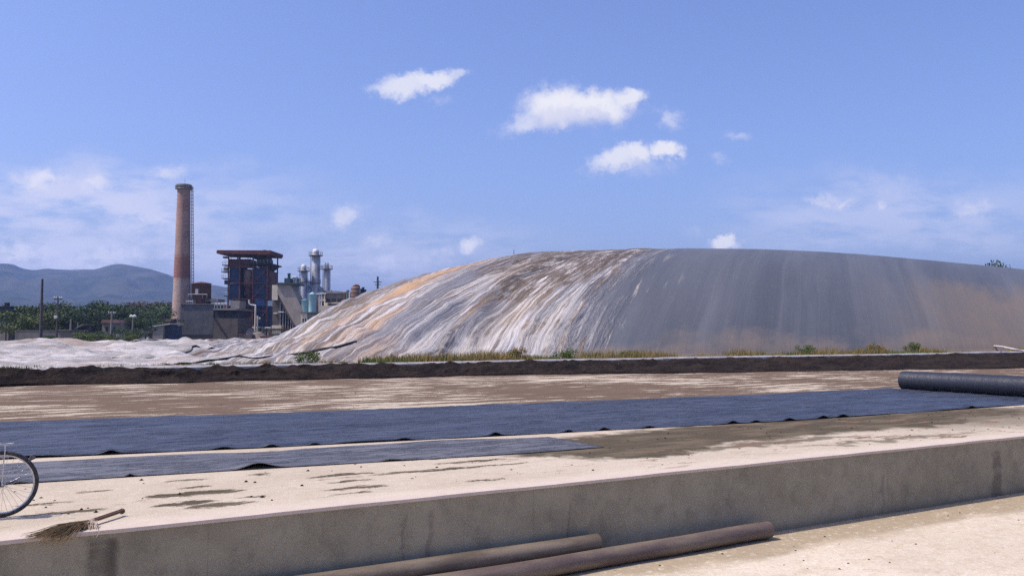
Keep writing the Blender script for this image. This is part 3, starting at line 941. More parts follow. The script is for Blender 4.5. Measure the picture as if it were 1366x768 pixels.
far2b = lambda u: far2(u) + 0.10 * math.sin(u * 1.3) + .05 * math.sin(u * 2.9 + 1)
L2 = liner_sheet('grey_liner_strip', -18, u_end, near2, far2b, 0.008, MT['strip'], 0.028, b2, seed=23, ragged=.03)
props(L2, 'narrower dusty grey liner strip lying in front of the wide black liner', 'plastic liner')

# the roll the wide liner comes off
ru = uvpx(1197, 520)[0] + 0.30
rv1 = uvpx(1197, 520)[1]
rv0 = 12.15
R = 0.285
rb = MB()
path, rad = [], []
nseg = 90
for i in range(nseg + 1):
    v = rv1 + (rv0 - rv1) * i / nseg
    path.append((ru + 0.05 * math.sin(i * .06), v, R + 0.012))
    rad.append(R * (1 + .006 * math.sin(i * 1.9) + .012 * math.sin(i * .53) + random.uniform(-.008, .008)))
rb.tube(path, rad, 36, caps=False)
# spiral end faces, hollow core
for (vv_, sgn) in ((rv1, 1), (rv0, -1)):
    for k in range(7):
        r0, r1 = 0.055 + k * 0.032, 0.055 + k * 0.032 + 0.026
        n = 36
        v = []
        for j in range(n):
            a = 2 * math.pi * j / n
            for r_ in (r0, r1):
                v.append((ru + r_ * math.cos(a), vv_ + sgn * (0.02 if k % 2 else 0.0) - sgn * .01, R + .012 + r_ * math.sin(a)))
        rb.add(v, [(2 * j, 2 * j + 1, (2 * j + 3) % (2 * n), (2 * j + 2) % (2 * n)) for j in range(n)])
ro = rb.build('liner_roll', MT['roll'], rz=ANG)
props(ro, 'thick dark roll of black plastic liner at the right end of the unrolled strip', 'roll')

# ------------------------------------------------------------------ soil bank and kerb wall
base_pts = sorted([uvpx(x, y, 0) for x, y in ((-300, 524), (0, 516), (350, 508), (700, 500), (1030, 496), (1366, 491), (1600, 487))])
bu = [p[0] for p in base_pts]
bv = [p[1] for p in base_pts]
uu = np.arange(-45, 110, 0.11)
tt = np.linspace(0, 1, 46)
U, T = np.meshgrid(uu, tt)
V0 = np.interp(uu, bu, bv) + (fbm(uu * .35, uu * 0, 5, 77) - .5) * 1.6
V = V0[None, :] + (35.42 - V0)[None, :] * T
ZB = 0.60 * np.clip(T * 1.35, 0, 1) ** 0.62 * (0.72 + .45 * fbm(U * .25, V * .4, 4, 31))
ZB += (fbm(U * 1.3, V * 1.5, 5, 41) - .5) * .75 * np.sin(np.pi * np.clip(T, 0, 1)) ** .6
ZB += np.maximum(0, fbm(U * 3.3, V * 3.5, 3, 51) - .50) * .9 * sstep(T, .02, .25)
CAP = .33 + .16 * (1 - sstep(U, -1, 6)) - .05 * sstep(U, 18, 30)
ZB = np.minimum(ZB, 0.10 + CAP * sstep(T, 0, .75) + (fbm(U * 1.6, V * 1.9, 4, 61) - .5) * .42 * sstep(T, 0, .2))
ZB = np.where(T < .02, -0.03, ZB)
sb = gridmesh('soil_bank', U, V, ZB, MT['soil'], smooth=False)
sb.rotation_euler = (0, 0, ANG)
props(sb, kind='structure')

kb = MB()
random.seed(5)
u = -60.0
while u < 125:
    ln = random.uniform(2.5, 7)
    dz = random.uniform(-.015, .02)
    vf, zt = 35.40 + random.uniform(-.01, .01), 0.525 + dz
    q = [(vf, -.2), (vf, zt - .07), (vf + .06, zt), (35.66, zt), (35.66, -.2)]
    w0, w1 = u, u + ln - .03
    kb.add([(w0, a, c) for a, c in q] + [(w1, a, c) for a, c in q], [(4, 3, 2, 1, 0), (5, 6, 7, 8, 9)] + [(i, i + 5, (i + 1) % 5 + 5, (i + 1) % 5)[::-1] for i in range(5)])
    u += ln
ko = kb.build('kerb_wall', MT['kerb'], rz=ANG)
props(ko, 'thin pale concrete kerb running along the top of the dark soil bank', 'kerb')

# ------------------------------------------------------------------ inflated cover and slack sheet
sil = [(120, 463), (185, 457), (240, 455.5), (300, 455), (362, 454), (380, 449), (403, 433), (464, 402), (509, 386), (567, 366.5), (604, 358), (656, 346), (700, 337.5), (750, 333.5), (800, 332),
       (870, 331), (950, 331.5), (1030, 332.5), (1100, 336), (1163, 340), (1262, 349), (1366, 359), (1500, 374), (1700, 398), (1900, 425)]
V_FOOT, V_RIDGE = 36.6, 58.0


def expo(px):
    return 0.80 + 0.50 * (1 - sstep(px, 600, 960))


def prof(q, e):
    q = np.clip(q, 0, 2)
    return np.where(q <= 1, np.sin(np.pi / 2 * np.clip(q, 0, 1)) ** e, np.cos(np.pi / 2 * np.clip(q - 1, 0, 1)) ** 0.6)


def baseline(v):
    return 0.42 + 0.56 * sstep(v, V_FOOT, V_RIDGE) - 0.9 * sstep(v, V_RIDGE + 14, V_RIDGE + 24)


pxs = np.linspace(120, 1900, 500)
ys = np.interp(pxs, [p[0] for p in sil], [p[1] for p in sil])
k5 = np.ones(13) / 13
ys = np.convolve(np.pad(ys, 6, 'edge'), k5, 'valid')
AMP = []
qq = np.linspace(0.02, 1.6, 220)
for px, py in zip(pxs, ys):
    rx, ry, rz = ray(px, py)
    slope = rz / ry
    r = rx / ry
    v = V_FOOT + (V_RIDGE - V_FOOT) * qq
    t = v / (DX - DY * r)
    need = (EYE + slope * t - baseline(v)) / np.maximum(prof(qq, expo(px)), 1e-3)
    AMP.append(max(0.0, float(np.min(need))))
AMP = np.array(AMP)


def dome_h(Uc, Vc):
    X, Y = Uc * DX - Vc * DY, Uc * DY + Vc * DX
    Ys = np.maximum(Y, 1.0)
    px = CX + (X / Ys) * F / (math.cos(PITCH) + 0.0) * 1.0
    q = (Vc - V_FOOT) / (V_RIDGE - V_FOOT)
    a = np.interp(px, pxs, AMP) * sstep(Uc, 190, 150)
    return baseline(Vc) + a * prof(q, expo(px)), a, q


def dome_flow(Uc, Vc, a, q):
    # across-wrinkle coordinate; wrinkles lean to the right going up, more so at both ends
    s = np.clip(Vc - V_FOOT, 0, 60)
    lb = 1 - sstep(Uc - 1.2 * s, 14, 36)
    shift = (0.78 * s + 0.027 * s * s) * lb + (1.16 + 0.55 * sstep(Uc, 60, 120)) * s * (1 - lb)
    return Uc - shift, s


def cover_h(U, V):
    """height of the whole film: inflated body, pull wrinkles and slack folds"""
    H, A, Q = dome_h(U, V)
    Pp, Sg = dome_flow(U, V, A, Q)
    left = 1 - sstep(Pp, 18, 30)
    Pw = Pp + (fbm(U * .09, V * .09, 2, 201) - .5) * 2.5 * left
    w_a = fbm(Pw * .62, Sg * .034, 4, 13) - .5
    w_b = fbm(Pw * 1.5, Sg * .09, 3, 23) - .5
    w_c = fbm(Pw * .30, Sg * .025, 2, 33) - .5
    amp = (0.06 + .94 * left) * sstep(A, 0.0, 2.5) * sstep(V, V_FOOT, V_FOOT + 2.0) * (1 - .80 * sstep(Q, .65, 1.0))
    H = H + amp * (0.42 * w_a + 0.24 * w_b + 1.2 * w_c)
    cr = left * sstep(A, 8.5, 2) * sstep(V, V_FOOT, V_FOOT + 3)
    H = H + cr * ((fbm(U * .8, V * .7, 5, 91) - .5) * .60)
    flat = 1 - sstep(A, 0.3, 3.0)
    G = (fbm(U * .10, V * .16, 3, 71) - .58) * .22 * sstep(V, V_FOOT, V_FOOT + 5)
    G += (fbm(U * .26, V * .70, 3, 72) - .58) * .34 * sstep(V, V_FOOT + .5, V_FOOT + 3)
    G += .12 * (1 - np.abs(fbm(U * .25, V * 1.3, 4, 73) - .5) * 5)
    hu, hv = uvpx(58, 461, 1.1)
    G += 0.26 * np.exp(-((U - hu) / 4.0) ** 2 - ((V - hv) / 5.0) ** 2)
    H = H + flat * G * (1 - sstep(V, 68, 80))
    return H, Pp, Sg


def surf_hit(px, py):
    rx, ry, rz = ray(px, py)
    t = np.linspace(20, 130, 3000)
    X, Y, Z = rx * t, ry * t, EYE + rz * t
    Uc, Vc = X * DX + Y * DY, -X * DY + Y * DX
    H = dome_h(Uc, Vc)[0]
    H = np.where(Vc < V_FOOT + .3, -9, H)
    k = np.argmax(Z < H)
    return float(Uc[k]), float(Vc[k]), float(cover_h(Uc[k:k + 1], Vc[k:k + 1])[0][0])


gpx = [(150, 478.5), (200, 477), (250, 476), (300, 475), (345, 474), (400, 470), (432, 466.5), (455, 462), (475, 457)]
gp3 = [surf_hit(x, y) for x, y in gpx]
print('groove', [tuple(round(q, 1) for q in p) for p in gp3])
gpts = [(p[0], p[1]) for p in gp3]


def polydist(Uc, Vc, pts):
    d = np.full(Uc.shape, 1e9)
    for (a, b_), (c, e) in zip(pts[:-1], pts[1:]):
        L = (c - a) ** 2 + (e - b_) ** 2 + 1e-9
        t = np.clip(((Uc - a) * (c - a) + (Vc - b_) * (e - b_)) / L, 0, 1)
        d = np.minimum(d, np.hypot(Uc - a - t * (c - a), Vc - b_ - t * (e - b_)))
    return d


uu = np.arange(-4.0, 190, 0.25)
vv1 = np.arange(V_FOOT - 0.5, V_RIDGE + 4, 0.25)
vv2 = np.linspace(V_RIDGE + 4.5, V_RIDGE + 30, 30)
U, V = np.meshgrid(uu, np.concatenate([vv1, vv2]))
H, Pp, Sg = cover_h(U, V)
H += -.14 * np.exp(-(polydist(U, V, gpts) / .45) ** 2)
H = np.where(V < V_FOOT - .3, 0.15, H)
dome = gridmesh('gas_dome_cover', U, V, H, MT['dome'], uv=(Pp, Sg))
dome.rotation_euler = (0, 0, ANG)
props(dome, 'huge inflated plastic cover, dirty white on the left and smooth grey on the right', 'dome cover')

# slack white sheet to the left, its ragged edge lying over the foot of the dome
vv = np.concatenate([np.arange(V_FOOT - 0.4, 62, 0.22), np.arange(62.3, 84, .6)])
ue = 9.0 + (fbm(vv * .22, vv * 0, 5, 407) - .5) * 9
tt = np.linspace(0, 1, 330) ** .9
V = np.repeat(vv[:, None], len(tt), 1)
U = -60 + (ue[:, None] + 60) * tt[None, :]
front = V_FOOT + 0.7 + (fbm(U * .25, U * 0, 4, 15) - .5) * 1.6
HS = cover_h(U, V)[0] + .05
HS += .07 * np.exp(-((ue[:, None] - U - .25) / .3) ** 2)
HS += -.20 * np.exp(-(polydist(U, V, gpts) / .35) ** 2)
HS = HS + (0.12 - HS) * sstep(V, 72, 83)
HS = np.where(V < front, np.minimum(HS, 0.10 + .30 * sstep(V - front, -.9, 0)), HS)
sh = gridmesh('slack_sheet', U, V, HS, MT['sheet'])
sh.rotation_euler = (0, 0, ANG)
props(sh, 'crumpled slack white plastic sheet lying on the ground left of the dome', 'plastic sheet')

hp = [tuple(q)[:2] for q in smooth_path([(p[0], p[1], 0) for p in gp3], 5)]
ha, hc = np.array([q[0] for q in hp]), np.array([q[1] for q in hp])
hz = np.convolve(np.pad(cover_h(ha, hc)[0], 2, 'edge'), np.ones(5) / 5, 'valid')
hp = [(float(a_), float(c_), float(z_) + .05) for a_, c_, z_ in zip(ha, hc, hz)]
ho = MB().tube(hp, 0.07, 8).build('black_hose', MT['black'], rz=ANG)
props(ho, 'long black hose lying in the folds of the white sheet beside the dome', 'hose')

# white hose bending over the kerb on the right
xs = []
for px, py, z in ((1300, 460, .75), (1320, 461, .85), (1335, 462, .9), (1350, 465, .8), (1372, 469, .62), (1410, 474, .5)):
    xs.append((*uvpx(px, py + 0, z), z))
wh = MB().tube(smooth_path(xs, 5), 0.055, 8).build('white_hose', MT['hose'], rz=ANG)
props(wh, 'white plastic hose arching out of the weeds at the right end of the kerb', 'hose')

# ------------------------------------------------------------------ pipes at the wall foot
r1 = 0.105


def pipe_u(px, py, z):
    return uvpx(px, py, z)


def long_pipe(name, u0, u1, v, z, r, m, label, wave, joints=()):
    path, rad = [], []
    n = 80
    for i in range(n + 1):
        u_ = u0 + (u1 - u0) * i / n
        path.append((u_, v + wave * math.sin(u_ * 0.9 + .6) + wave * .4 * math.sin(u_ * 2.3), z + abs(wave) * .12 * (1 + math.sin(u_ * 1.7))))
        rad.append(r * (1 + 0.012 * math.sin(u_ * 3.1)))
    root = empty(name, label, 'pipe', (0, 0, 0), ANG, 'pipes lying along the foot of the wall')
    b = MB().tube(path, rad, 24, caps=False)
    rin = [q * .88 for q in rad]
    e = MB().tube(path[-5:], rin[-5:], 24, caps=False)
    # annular lip
    p = Vector(path[-1])
    n_ = 24
    vs = []
    for j in range(n_):
        a = 2 * math.pi * j / n_
        for q in (rad[-1], rin[-1]):
            vs.append((p.x, p.y + q * math.cos(a), p.z + q * math.sin(a)))
    b.add(vs, [(2 * j, 2 * j + 1, (2 * j + 3) % (2 * n_), (2 * j + 2) % (2 * n_)) for j in range(n_)])
    b.build('pipe_wall', m, root)
    e.build('bore', MT['dark'], root)
    for ju in joints:
        i = int((ju - u0) / (u1 - u0) * n)
        i = max(1, min(n - 2, i))
        MB().tube(path[i:i + 2], r * 1.045, 24).build('joint_band', m, root)
    return root


def u_at(px, v):
    x, y, w = ray(px, 700)
    t = v / (-x * DY + y * DX)
    return t * (x * DX + y * DY)


uf = u_at(1030, WALL_V - .30)
long_pipe('rubber_pipe', -9, uf, WALL_V - 0.30, -0.94 + r1 + .004, r1, MT['pipe2'], 'long purple-brown pipe on the floor, the front and longer one at the wall foot', 0.055, (1.9,))
ubk = u_at(797, WALL_V - .118)
long_pipe('rubber_pipe', -9, ubk, WALL_V - 0.118, -0.94 + .245, r1 * .95, MT['pipe'], 'shorter grey-brown pipe resting between the wall and the front pipe', 0.006)

# ------------------------------------------------------------------ broom
bx_, by_ = onplane(121, 694, 0.05)
broom = empty('palm_broom', 'worn twig broom lying on the wall top with its bristles over the edge', 'broom', (bx_, by_, 0))
hx, hy = onplane(163, 681, 0.05)
hd = Vector((hx - bx_, hy - by_, 0))
hl = hd.length
hd.normalize()
random.seed(8)
hm = MB()
perp = Vector((-hd.y, hd.x, 0))
for k in range(16):
    a = random.uniform(0, 6.28)
    r = random.uniform(0.0, 0.016)
    off = perp * (r * math.cos(a)) + Vector((0, 0, 0.038 + r * math.sin(a)))
    hm.tube([off - hd * 0.06, off + hd * hl * .5 + Vector((0, 0, .006)), off + hd * (hl + random.uniform(-.02, .0)) + Vector((0, 0, .01))], 0.009, 6)
hm.build('handle', MT['straw_dark'], broom)
cap = Vector((0, 0, .048)) + hd * (hl - .012)
MB().tube([cap, cap + hd * .02], 0.027, 12).build('handle_end', MT['straw_dark'], broom)
bm_ = MB()
tips = []
tx, ty = onplane(42, 719, 0.0)
for k in range(300):
    f = random.random()
    ang = random.uniform(-.16, .34)
    base = Vector((tx - bx_, ty - by_, 0))
    L = base.length * random.uniform(0.45, 1.12) * (1.0 - .5 * max(0, ang - .1))
    d = base.normalized()
    d = Matrix.Rotation(ang + 0.10, 3, 'Z') @ d
    side = Vector((-d.y, d.x, 0)) * random.uniform(-.02, .02)
    z0 = 0.038 + random.uniform(-.018, .02)
    lift = random.uniform(0.0, 0.02)
    p0 = side + Vector((0, 0, z0))
    p1 = d * L * .5 + side * 2.5 + Vector((0, 0, z0 + lift))
    p2 = d * L + side * 4 + Vector((random.uniform(-.01, .01), random.uniform(-.01, .01), (0.014 + random.uniform(0, .03)) if ang < .1 else random.uniform(-.05, .03)))
    bm_.tube([p0, p1, p2], [0.0028, 0.0024, 0.0014], 3, caps=False)
bm_.build('bristles', MT['straw'], broom)
fr = MB()
wn = Vector((DY, -DX, 0))            # out of the wall, towards the viewer
for k in range(90):
    q = Vector((random.uniform(-.10, .03), random.uniform(-.02, .02), .045))
    fall = random.uniform(.06, .24)
    o1 = wn * random.uniform(.08, .26) + Vector((random.uniform(-.09, .05), 0, 0))
    fr.tube([q, q + o1 * .6 + Vector((0, 0, .015)), q + o1 + wn * .03 + Vector((random.uniform(-.02, .02), 0, -fall * .5)), q + o1 * 1.05 + wn * .03 + Vector((random.uniform(-.03, .03), 0, -fall))], [0.0030, .0028, .0024, .0016], 3, caps=False)
fr.build('frayed_strands', MT['twine'], broom)
tw = MB()
for k in range(5):
    c = hd * (0.012 * k - .03) + Vector((0, 0, .04))
    ring = [c + perp * (.028 * math.cos(a)) + Vector((0, 0, .026 * math.sin(a))) for a in [i * 6.2832 / 14 for i in range(15)]]
    tw.tube(ring, 0.0045, 5, caps=False)
lp = [Vector((0, 0, .06)), wn * .10 + Vector((.01, 0, .05)), wn * .22 + Vector((.03, 0, .0)), wn * .25 + Vector((0.02, 0, -.08)), wn * .22 + Vector((-.02, 0, -.02)), Vector((0, 0, .045))]
tw.tube(smooth_path(lp, 6), 0.0035, 5)
tw.build('twine_binding', MT['twine'], broom)

# ------------------------------------------------------------------ bicycle (mostly beyond the left edge)
wx, wy = onplane(1, 690, 0.0)
bike = empty('bicycle', 'old bicycle whose rear wheel stands on the slab at the left edge', 'bicycle', (wx, wy, 0), ANG + math.pi)
WR = 0.315
BL = 1.06


def ring(b, c, R_, r_, n=56, m_=8, ax='y'):
    pts = [(c[0] + R_ * math.cos(2 * math.pi * i / n), c[1], c[2] + R_ * math.sin(2 * math.pi * i / n)) for i in range(n)]
    v, f = [], []
    for i in range(n):
        a = 2 * math.pi * i / n
        for k in range(m_):
            e = 2 * math.pi * k / m_
            rr = R_ + r_ * math.cos(e)
            v.append((c[0] + rr * math.cos(a), c[1] + r_ * math.sin(e), c[2] + rr * math.sin(a)))
    for i in range(n):
        for k in range(m_):
            f.append((i * m_ + k, ((i + 1) % n) * m_ + k, ((i + 1) % n) * m_ + (k + 1) % m_, i * m_ + (k + 1) % m_))
    b.add(v, f, True)


def wheel(cx):
    c = (cx, 0, WR)
    root = MB()
    ring(root, c, WR - .019, .019)
    w = root.build('wheel', MT['tyre'], bike)
    rm = MB()
    ring(rm, c, WR - .040, .010)
    rm.build('rim', MT['chrome'], w)
    sp = MB()
    for k in range(32):
        a = 2 * math.pi * k / 32
        s = 1 if k % 2 else -1
        a2 = a + (0.9 if (k // 2) % 2 else -0.9)
        sp.tube([(cx + .022 * math.cos(a2), s * .030, WR + .022 * math.sin(a2)), (cx + (WR - .045) * math.cos(a), 0, WR + (WR - .045) * math.sin(a))], .0014, 4, caps=False)
    sp.build('spokes', MT['chrome'], w)
    MB().tube([(cx, -.05, WR), (cx, -.032, WR), (cx, -.03, WR), (cx, .03, WR), (cx, .032, WR), (cx, .05, WR)], [.012, .012, .026, .026, .012, .012], 12).build('hub', MT['chrome'], w)
    return w


wheel(0.0)
wheel(BL)
fm = MB()
bb = (0.43, 0, 0.28)
st = (0.30, 0, 0.82)
ht = (0.86, 0, 0.86)
hb = (0.90, 0, 0.70)
for a, c, r in ((bb, st, .014), (st, ht, .014), (bb, hb, .016), (ht, hb, .017)):
    fm.tube([a, c], r, 10)
for s in (-1, 1):
    fm.tube([bb, (0.2, s * .045, .305), (0, s * .055, WR)], .009, 8)
    fm.tube([(0.31, 0, .78), (0.22, s * .04, .66), (0, s * .055, WR)], .007, 8)
fm.build('frame', MT['paint'], bike)
fk = MB()
for s in (-1, 1):
    fk.tube([hb, (0.93, s * .05, .60), (BL, s * .05, WR)], .010, 8)
fk.build('fork', MT['chrome'], bike)
hbm = MB()
hbm.tube([(0.86, 0, .86), (0.85, 0, .98)], .012, 8)
hbm.tube(smooth_path([(0.70, -.29, .99), (0.84, -.24, 1.02), (0.90, -.08, .98), (0.90, .08, .98), (0.84, .24, 1.02), (0.70, .29, .99)], 5), .011, 8)
hbm.build('handlebar', MT['chrome'], bike)
MB().tube([st, (0.285, 0, .92)], .012, 8).build('seat_post', MT['chrome'], bike)
MB().tube([(0.16, 0, .935), (0.20, 0, .945), (.30, 0, .945), (.42, 0, .95), (.44, 0, .95)], [.03, .085, .07, .025, .01], 12).build('saddle', MT['black'], bike)
md = MB()
n = 26
for (c0, a0, a1) in ((0.0, -0.15, 2.7), ):
    v = []
    for i in range(n + 1):
        a = 2.75 + (math.pi * .28 - 2.75) * i / n if False else (math.pi * 0.98 + (math.pi * .22 - math.pi * .98) * i / n)
        for y in (-.026, -.015, .015, .026):
            rr = WR + (.020 if abs(y) < .02 else .010)
            v.append((c0 + rr * math.cos(a), y, WR + rr * math.sin(a)))
    md.add(v, [(i * 4 + k, i * 4 + k + 1, i * 4 + k + 5, i * 4 + k + 4) for i in range(n) for k in range(3)], True)
# thin mudguard hugging only the forward part of the wheel
md2 = MB()
v = []
for i in range(n + 1):
    a = math.radians(20 + 60 * i / n)
    for y in (-.026, -.015, .015, .026):
        rr = WR + (.020 if abs(y) < .02 else .010)
        v.append((rr * math.cos(a), y, WR + rr * math.sin(a)))
md2.add(v, [(i * 4 + k, i * 4 + k + 1, i * 4 + k + 5, i * 4 + k + 4) for i in range(n) for k in range(3)], True)
md2.build('mudguard', MT['paint'], bike)
rk = MB()
for s in (-1, 1):
    rk.tube([(0, s * .07, WR), (-.02, s * .07, .68)], .005, 6)
    rk.tube([(0.28, s * .06, .70), (-.02, s * .06, .69), (-.075, s * .045, .695)], .005, 6)
rk.tube([(-.075, -.045, .695), (-.095, 0, .70), (-.075, .045, .695)], .007, 6)
for k in range(4):
    rk.tube([(.02 + k * .07, -.06, .695), (.02 + k * .07, .06, .695)], .004, 6)
rk.build('rear_rack', MT['chrome'], bike)
a = math.radians(136)
c = Vector((WR * 1.03 * math.cos(a), 0, WR + WR * 1.03 * math.sin(a)))
MB().prism([(c.x - .045, c.z + .0), (c.x + .02, c.z - .028), (c.x - .005, c.z + .035), (c.x - .04, c.z + .05)], -.02, .02).build('tail_reflector', MT['red_lens'], bike)
ck = MB()
ring(ck, (bb[0], -.05, bb[2]), .085, .006, 28, 6)
ck.tube([(bb[0], -.05, bb[2]), (bb[0], .05, bb[2])], .012, 8)
for s, sg in ((-1, 1), (1, -1)):
    ck.tube([(bb[0], s * .06, bb[2]), (bb[0] + sg * .10, s * .065, bb[2] - sg * .13)], .008, 6)
    ck.box(bb[0] + sg * .10 - .045, bb[0] + sg * .10 + .045, s * .07, s * .15, bb[2] - sg * .13 - .012, bb[2] - sg * .13 + .012)
ck.build('crankset', MT['chrome'], bike)
MB().tube([(0.33, .05, .27), (0.22, .17, 0.005)], .008, 8).build('kickstand', MT['chrome'], bike)

# ------------------------------------------------------------------ the plant behind
GZ = 0.2


class Site:
    """a thing of the plant: dimensions read at its distance, everything in its own metres"""

    def __init__(s, name, label, cat, xc, Y, group=None, rz=0.0):
        s.Y = Y
        s.k = Y / F * 1.0
        s.X = atdepth(xc, 445, Y)[0]
        s.xc = xc
        s.root = empty(name, label, cat, (s.X, Y, GZ), rz, group)

    def x(s, px):
        return (px - s.xc) * s.k

    def z(s, py):
        return atdepth(s.xc, py, s.Y)[1] - GZ

    def box(s, b, x0, x1, y0, y1, d0, d1):
        b.mark()
        b.box(s.x(x0), s.x(x1), d0, d1, s.z(y1), s.z(y0))

    def bar(s, b, p, q, r=.12, n=5):
        b.mark()
        b.tube([(s.x(p[0]), p[2] if len(p) > 2 else 0, s.z(p[1])), (s.x(q[0]), q[2] if len(q) > 2 else 0, s.z(q[1]))], r, n, smooth=False)

    def part(s, name, m, *boxes, parent=None):
        b = MB()
        for q in boxes:
            s.box(b, *q)
        return b.build_each(name, MT[m], parent or s.root)


BASE = 453.0

# chimney
c = Site('brick_chimney', 'tall tapering brick chimney with a dark red band and a ringed top', 'chimney', 241.5, 268)
H_ = c.z(247)
pr = [(2.95, -0.3)]
for i in range(25):
    t = i / 24
    pr.append((2.88 + (1.82 - 2.88) * t + .10 * (1 - t) ** 6, H_ * t))
MB().lathe(pr, 28).build('shaft', MT['chim'], c.root)
cp = MB()
cp.lathe([(1.95, H_ - 1.1), (2.30, H_ - .9), (2.35, H_ - .2), (2.2, H_ + .15), (1.6, H_ + .16)], 24)
cp.build('cap_ring', MT['grey_conc'], c.root)
ga = MB()
for zz in (H_ - 1.3,):
    ga.lathe([(1.9, zz), (2.55, zz), (2.55, zz + .12), (1.9, zz + .12)], 24, cap=False)
for k in range(20):
    a = k * math.pi / 10
    ga.tube([(2.5 * math.cos(a), 2.5 * math.sin(a), zz), (2.5 * math.cos(a), 2.5 * math.sin(a), zz + 1.1)], .035, 4)
for h in (.55, 1.1):
    ga.tube([(2.5 * math.cos(a), 2.5 * math.sin(a), zz + h) for a in [k * math.pi / 10 for k in range(21)]], .035, 4, caps=False)
ga.build('gallery', MT['steel'], c.root)
ld = MB()
for s in (-.25, .25):
    ld.tube([(3.32, s, 2), (2.22, s, H_ - .5)], .06, 4)
for k in range(88):
    t = k / 87
    xx = 3.32 + (2.22 - 3.32) * t
    zz = 2 + (H_ - 2.5) * t
    if k % 2 == 0:
        ld.tube([(xx - .05, -.4, zz), (xx + .42, -.42, zz), (xx + .62, 0, zz), (xx + .42, .42, zz), (xx - .05, .4, zz)], .045, 4)
    ld.tube([(xx, -.25, zz), (xx, .25, zz)], .03, 4)
for s in (-.35, 0, .35):
    ld.tube([(3.85, s, 4), (2.75, s, H_ - .5)], .04, 4)
ld.build('caged_ladder', MT['red_steel'], c.root)
MB().tube([(0.3, 0, H_), (0.3, 0, H_ + 2.0)], .05, 5).build('lightning_rod', MT['steel'], c.root)

# dark clad building with a small silo behind it
c = Site('boiler_annex', 'windowless dark grey clad building right in front of the chimney foot', 'building', 262, 254)
c.part('wall', 'grey_sheet', (240.5, 284, 406, BASE, 0, 16))
c.part('roof', 'grey_conc', (240, 284.5, 405.2, 406.1, -.3, 16.3))
c.part('door', 'dark', (242, 283, 446, BASE, -.06, .04))
pb = MB()
for x in (241, 244, 247, 249.5):
    c.bar(pb, (x, 405.5, 4), (x, 398 + (x % 3), 4), .10)
c.bar(pb, (240.5, 401, 4), (250, 401, 4), .07)
pb.build('roof_railing', MT['steel'], c.root)
c.part('roof_vent', 'grey_conc', (247, 252, 398, 405.3, 5, 7), (249, 281, 397.5, 401, 6, 12))
c = Site('rusty_silo', 'small dark rusty round tank with a shallow cone roof behind the clad building', 'tank', 267.5, 262)
r = 12.6 * c.k
MB().lathe([(r, c.z(452)), (r, c.z(379)), (r * 1.03, c.z(378.9)), (r * 1.03, c.z(378)), (r * .4, c.z(376.3)), (.1, c.z(375.6))], 24).build('shell', MT['rust'], c.root)
c.part('platform', 'dark', (256, 281, 398, 399, -r - .5, r))
c.part('gap_panel', 'steel', (264, 268, 386, 392.5, -r - .08, -r + .9))  # pale panel added in place of the white gap in the tank
rb = MB()
for x in (255, 260, 274, 280):
    c.bar(rb, (x, 398, -r - .3), (x, 393, -r - .3), .05)
c.bar(rb, (255, 393, -r - .3), (280, 393, -r - .3), .05)
rb.build('railing', MT['steel'], c.root)

# deck building
c = Site('deck_building', 'low brown-grey building with an open dark upper deck and railing', 'building', 299, 252)
c.part('wall', 'tan_dark', (284.3, 317, 424, BASE, 0, 14))
c.part('recess_shade', 'dark', (284.3, 313, 413.5, 424, 1.2, 13))  # solid dark box standing in for the shade of the open deck
c.part('deck_slab', 'plaster', (284.3, 315, 411.3, 413.5, -.4, 14))
c.part('stair_head', 'plaster', (304, 316, 400.5, 411.3, 2, 8))
rl = MB()
for x in (285.5, 289, 293.5, 298, 302):
    c.bar(rl, (x, 411.5), (x, 403.5 if x != 289 else 398.5), .10)
c.bar(rl, (285, 406), (303, 406), .06)
c.bar(rl, (285, 404), (303, 404), .06)
rl.build('railing', MT['steel'], c.root)
mb = MB()
c.box(mb, 295, 300, 406, 411.3, 1.5, 3)
mb.build('pump', MT['red_steel'], c.root)
sr = MB()
c.bar(sr, (286, 424, -.2), (305, 452, -.2), .25)
sr.build('stair_stringer', MT['dark'], c.root)
tb = MB()
c.bar(tb, (272, 398, -6), (272, 385, -6), .10)
# boiler tower
c = Site('boiler_tower', 'tall steel-framed boiler house with blue panels, rusty vessels and a flat red roof', 'boiler house', 330, 270)
roof = MB()
roof.prism([(c.x(292), c.z(339.3)), (c.x(362), c.z(340.8)), (c.x(363.8), c.z(338)), (c.x(363.5), c.z(335.3)), (c.x(292.4), c.z(335.0))], -3.5, 11)
roof.build('roof', MT['red_roof'], c.root)
c.part('roof_vent', 'dark', (347, 350, 332.5, 335.2, 2, 3))
for (x, d) in ((303.5, 0), (318.6, 0), (336.3, 0), (355.5, 0), (303.5, 9), (336.3, 9), (358.5, 9)):
    c.part('column', 'red_steel', (x - .75, x + .75, 340, BASE, d - .2, d + .2))
bt = MB()
for y in (356.5, 377.5, 399, 414.5, 436.5):
    c.box(bt, 303, 356, y - .5, y + .5, -.36, -.22)
    c.box(bt, 303, 359, y - .5, y + .5, 9.1, 9.4)
bt.build_each('floor_beam', MT['red_steel'], c.root)
c.part('blue_panel', 'blue_panel', (304.3, 317.8, 355.5, 377, .3, 8.6))
c.part('blue_panel', 'blue_panel', (304.3, 317.8, 378, 400, .3, 8.6))
c.part('blue_panel', 'blue_panel', (337, 354.8, 357, 377, .3, 8.6))
c.part('blue_panel', 'blue_panel', (337, 354.8, 378, 393, .3, 8.6))
props(c.part('blue_panel', 'blue_bright', (339.5, 352, 398.5, 407.8, .1, 2)), 'bright blue panel')
c.part('side_cladding', 'rust', (355.2, 358.8, 361, 400, .5, 8.5))
c.part('lower_panel', 'blue_panel', (338, 360, 407.8, 436, 1.0, 8.4))
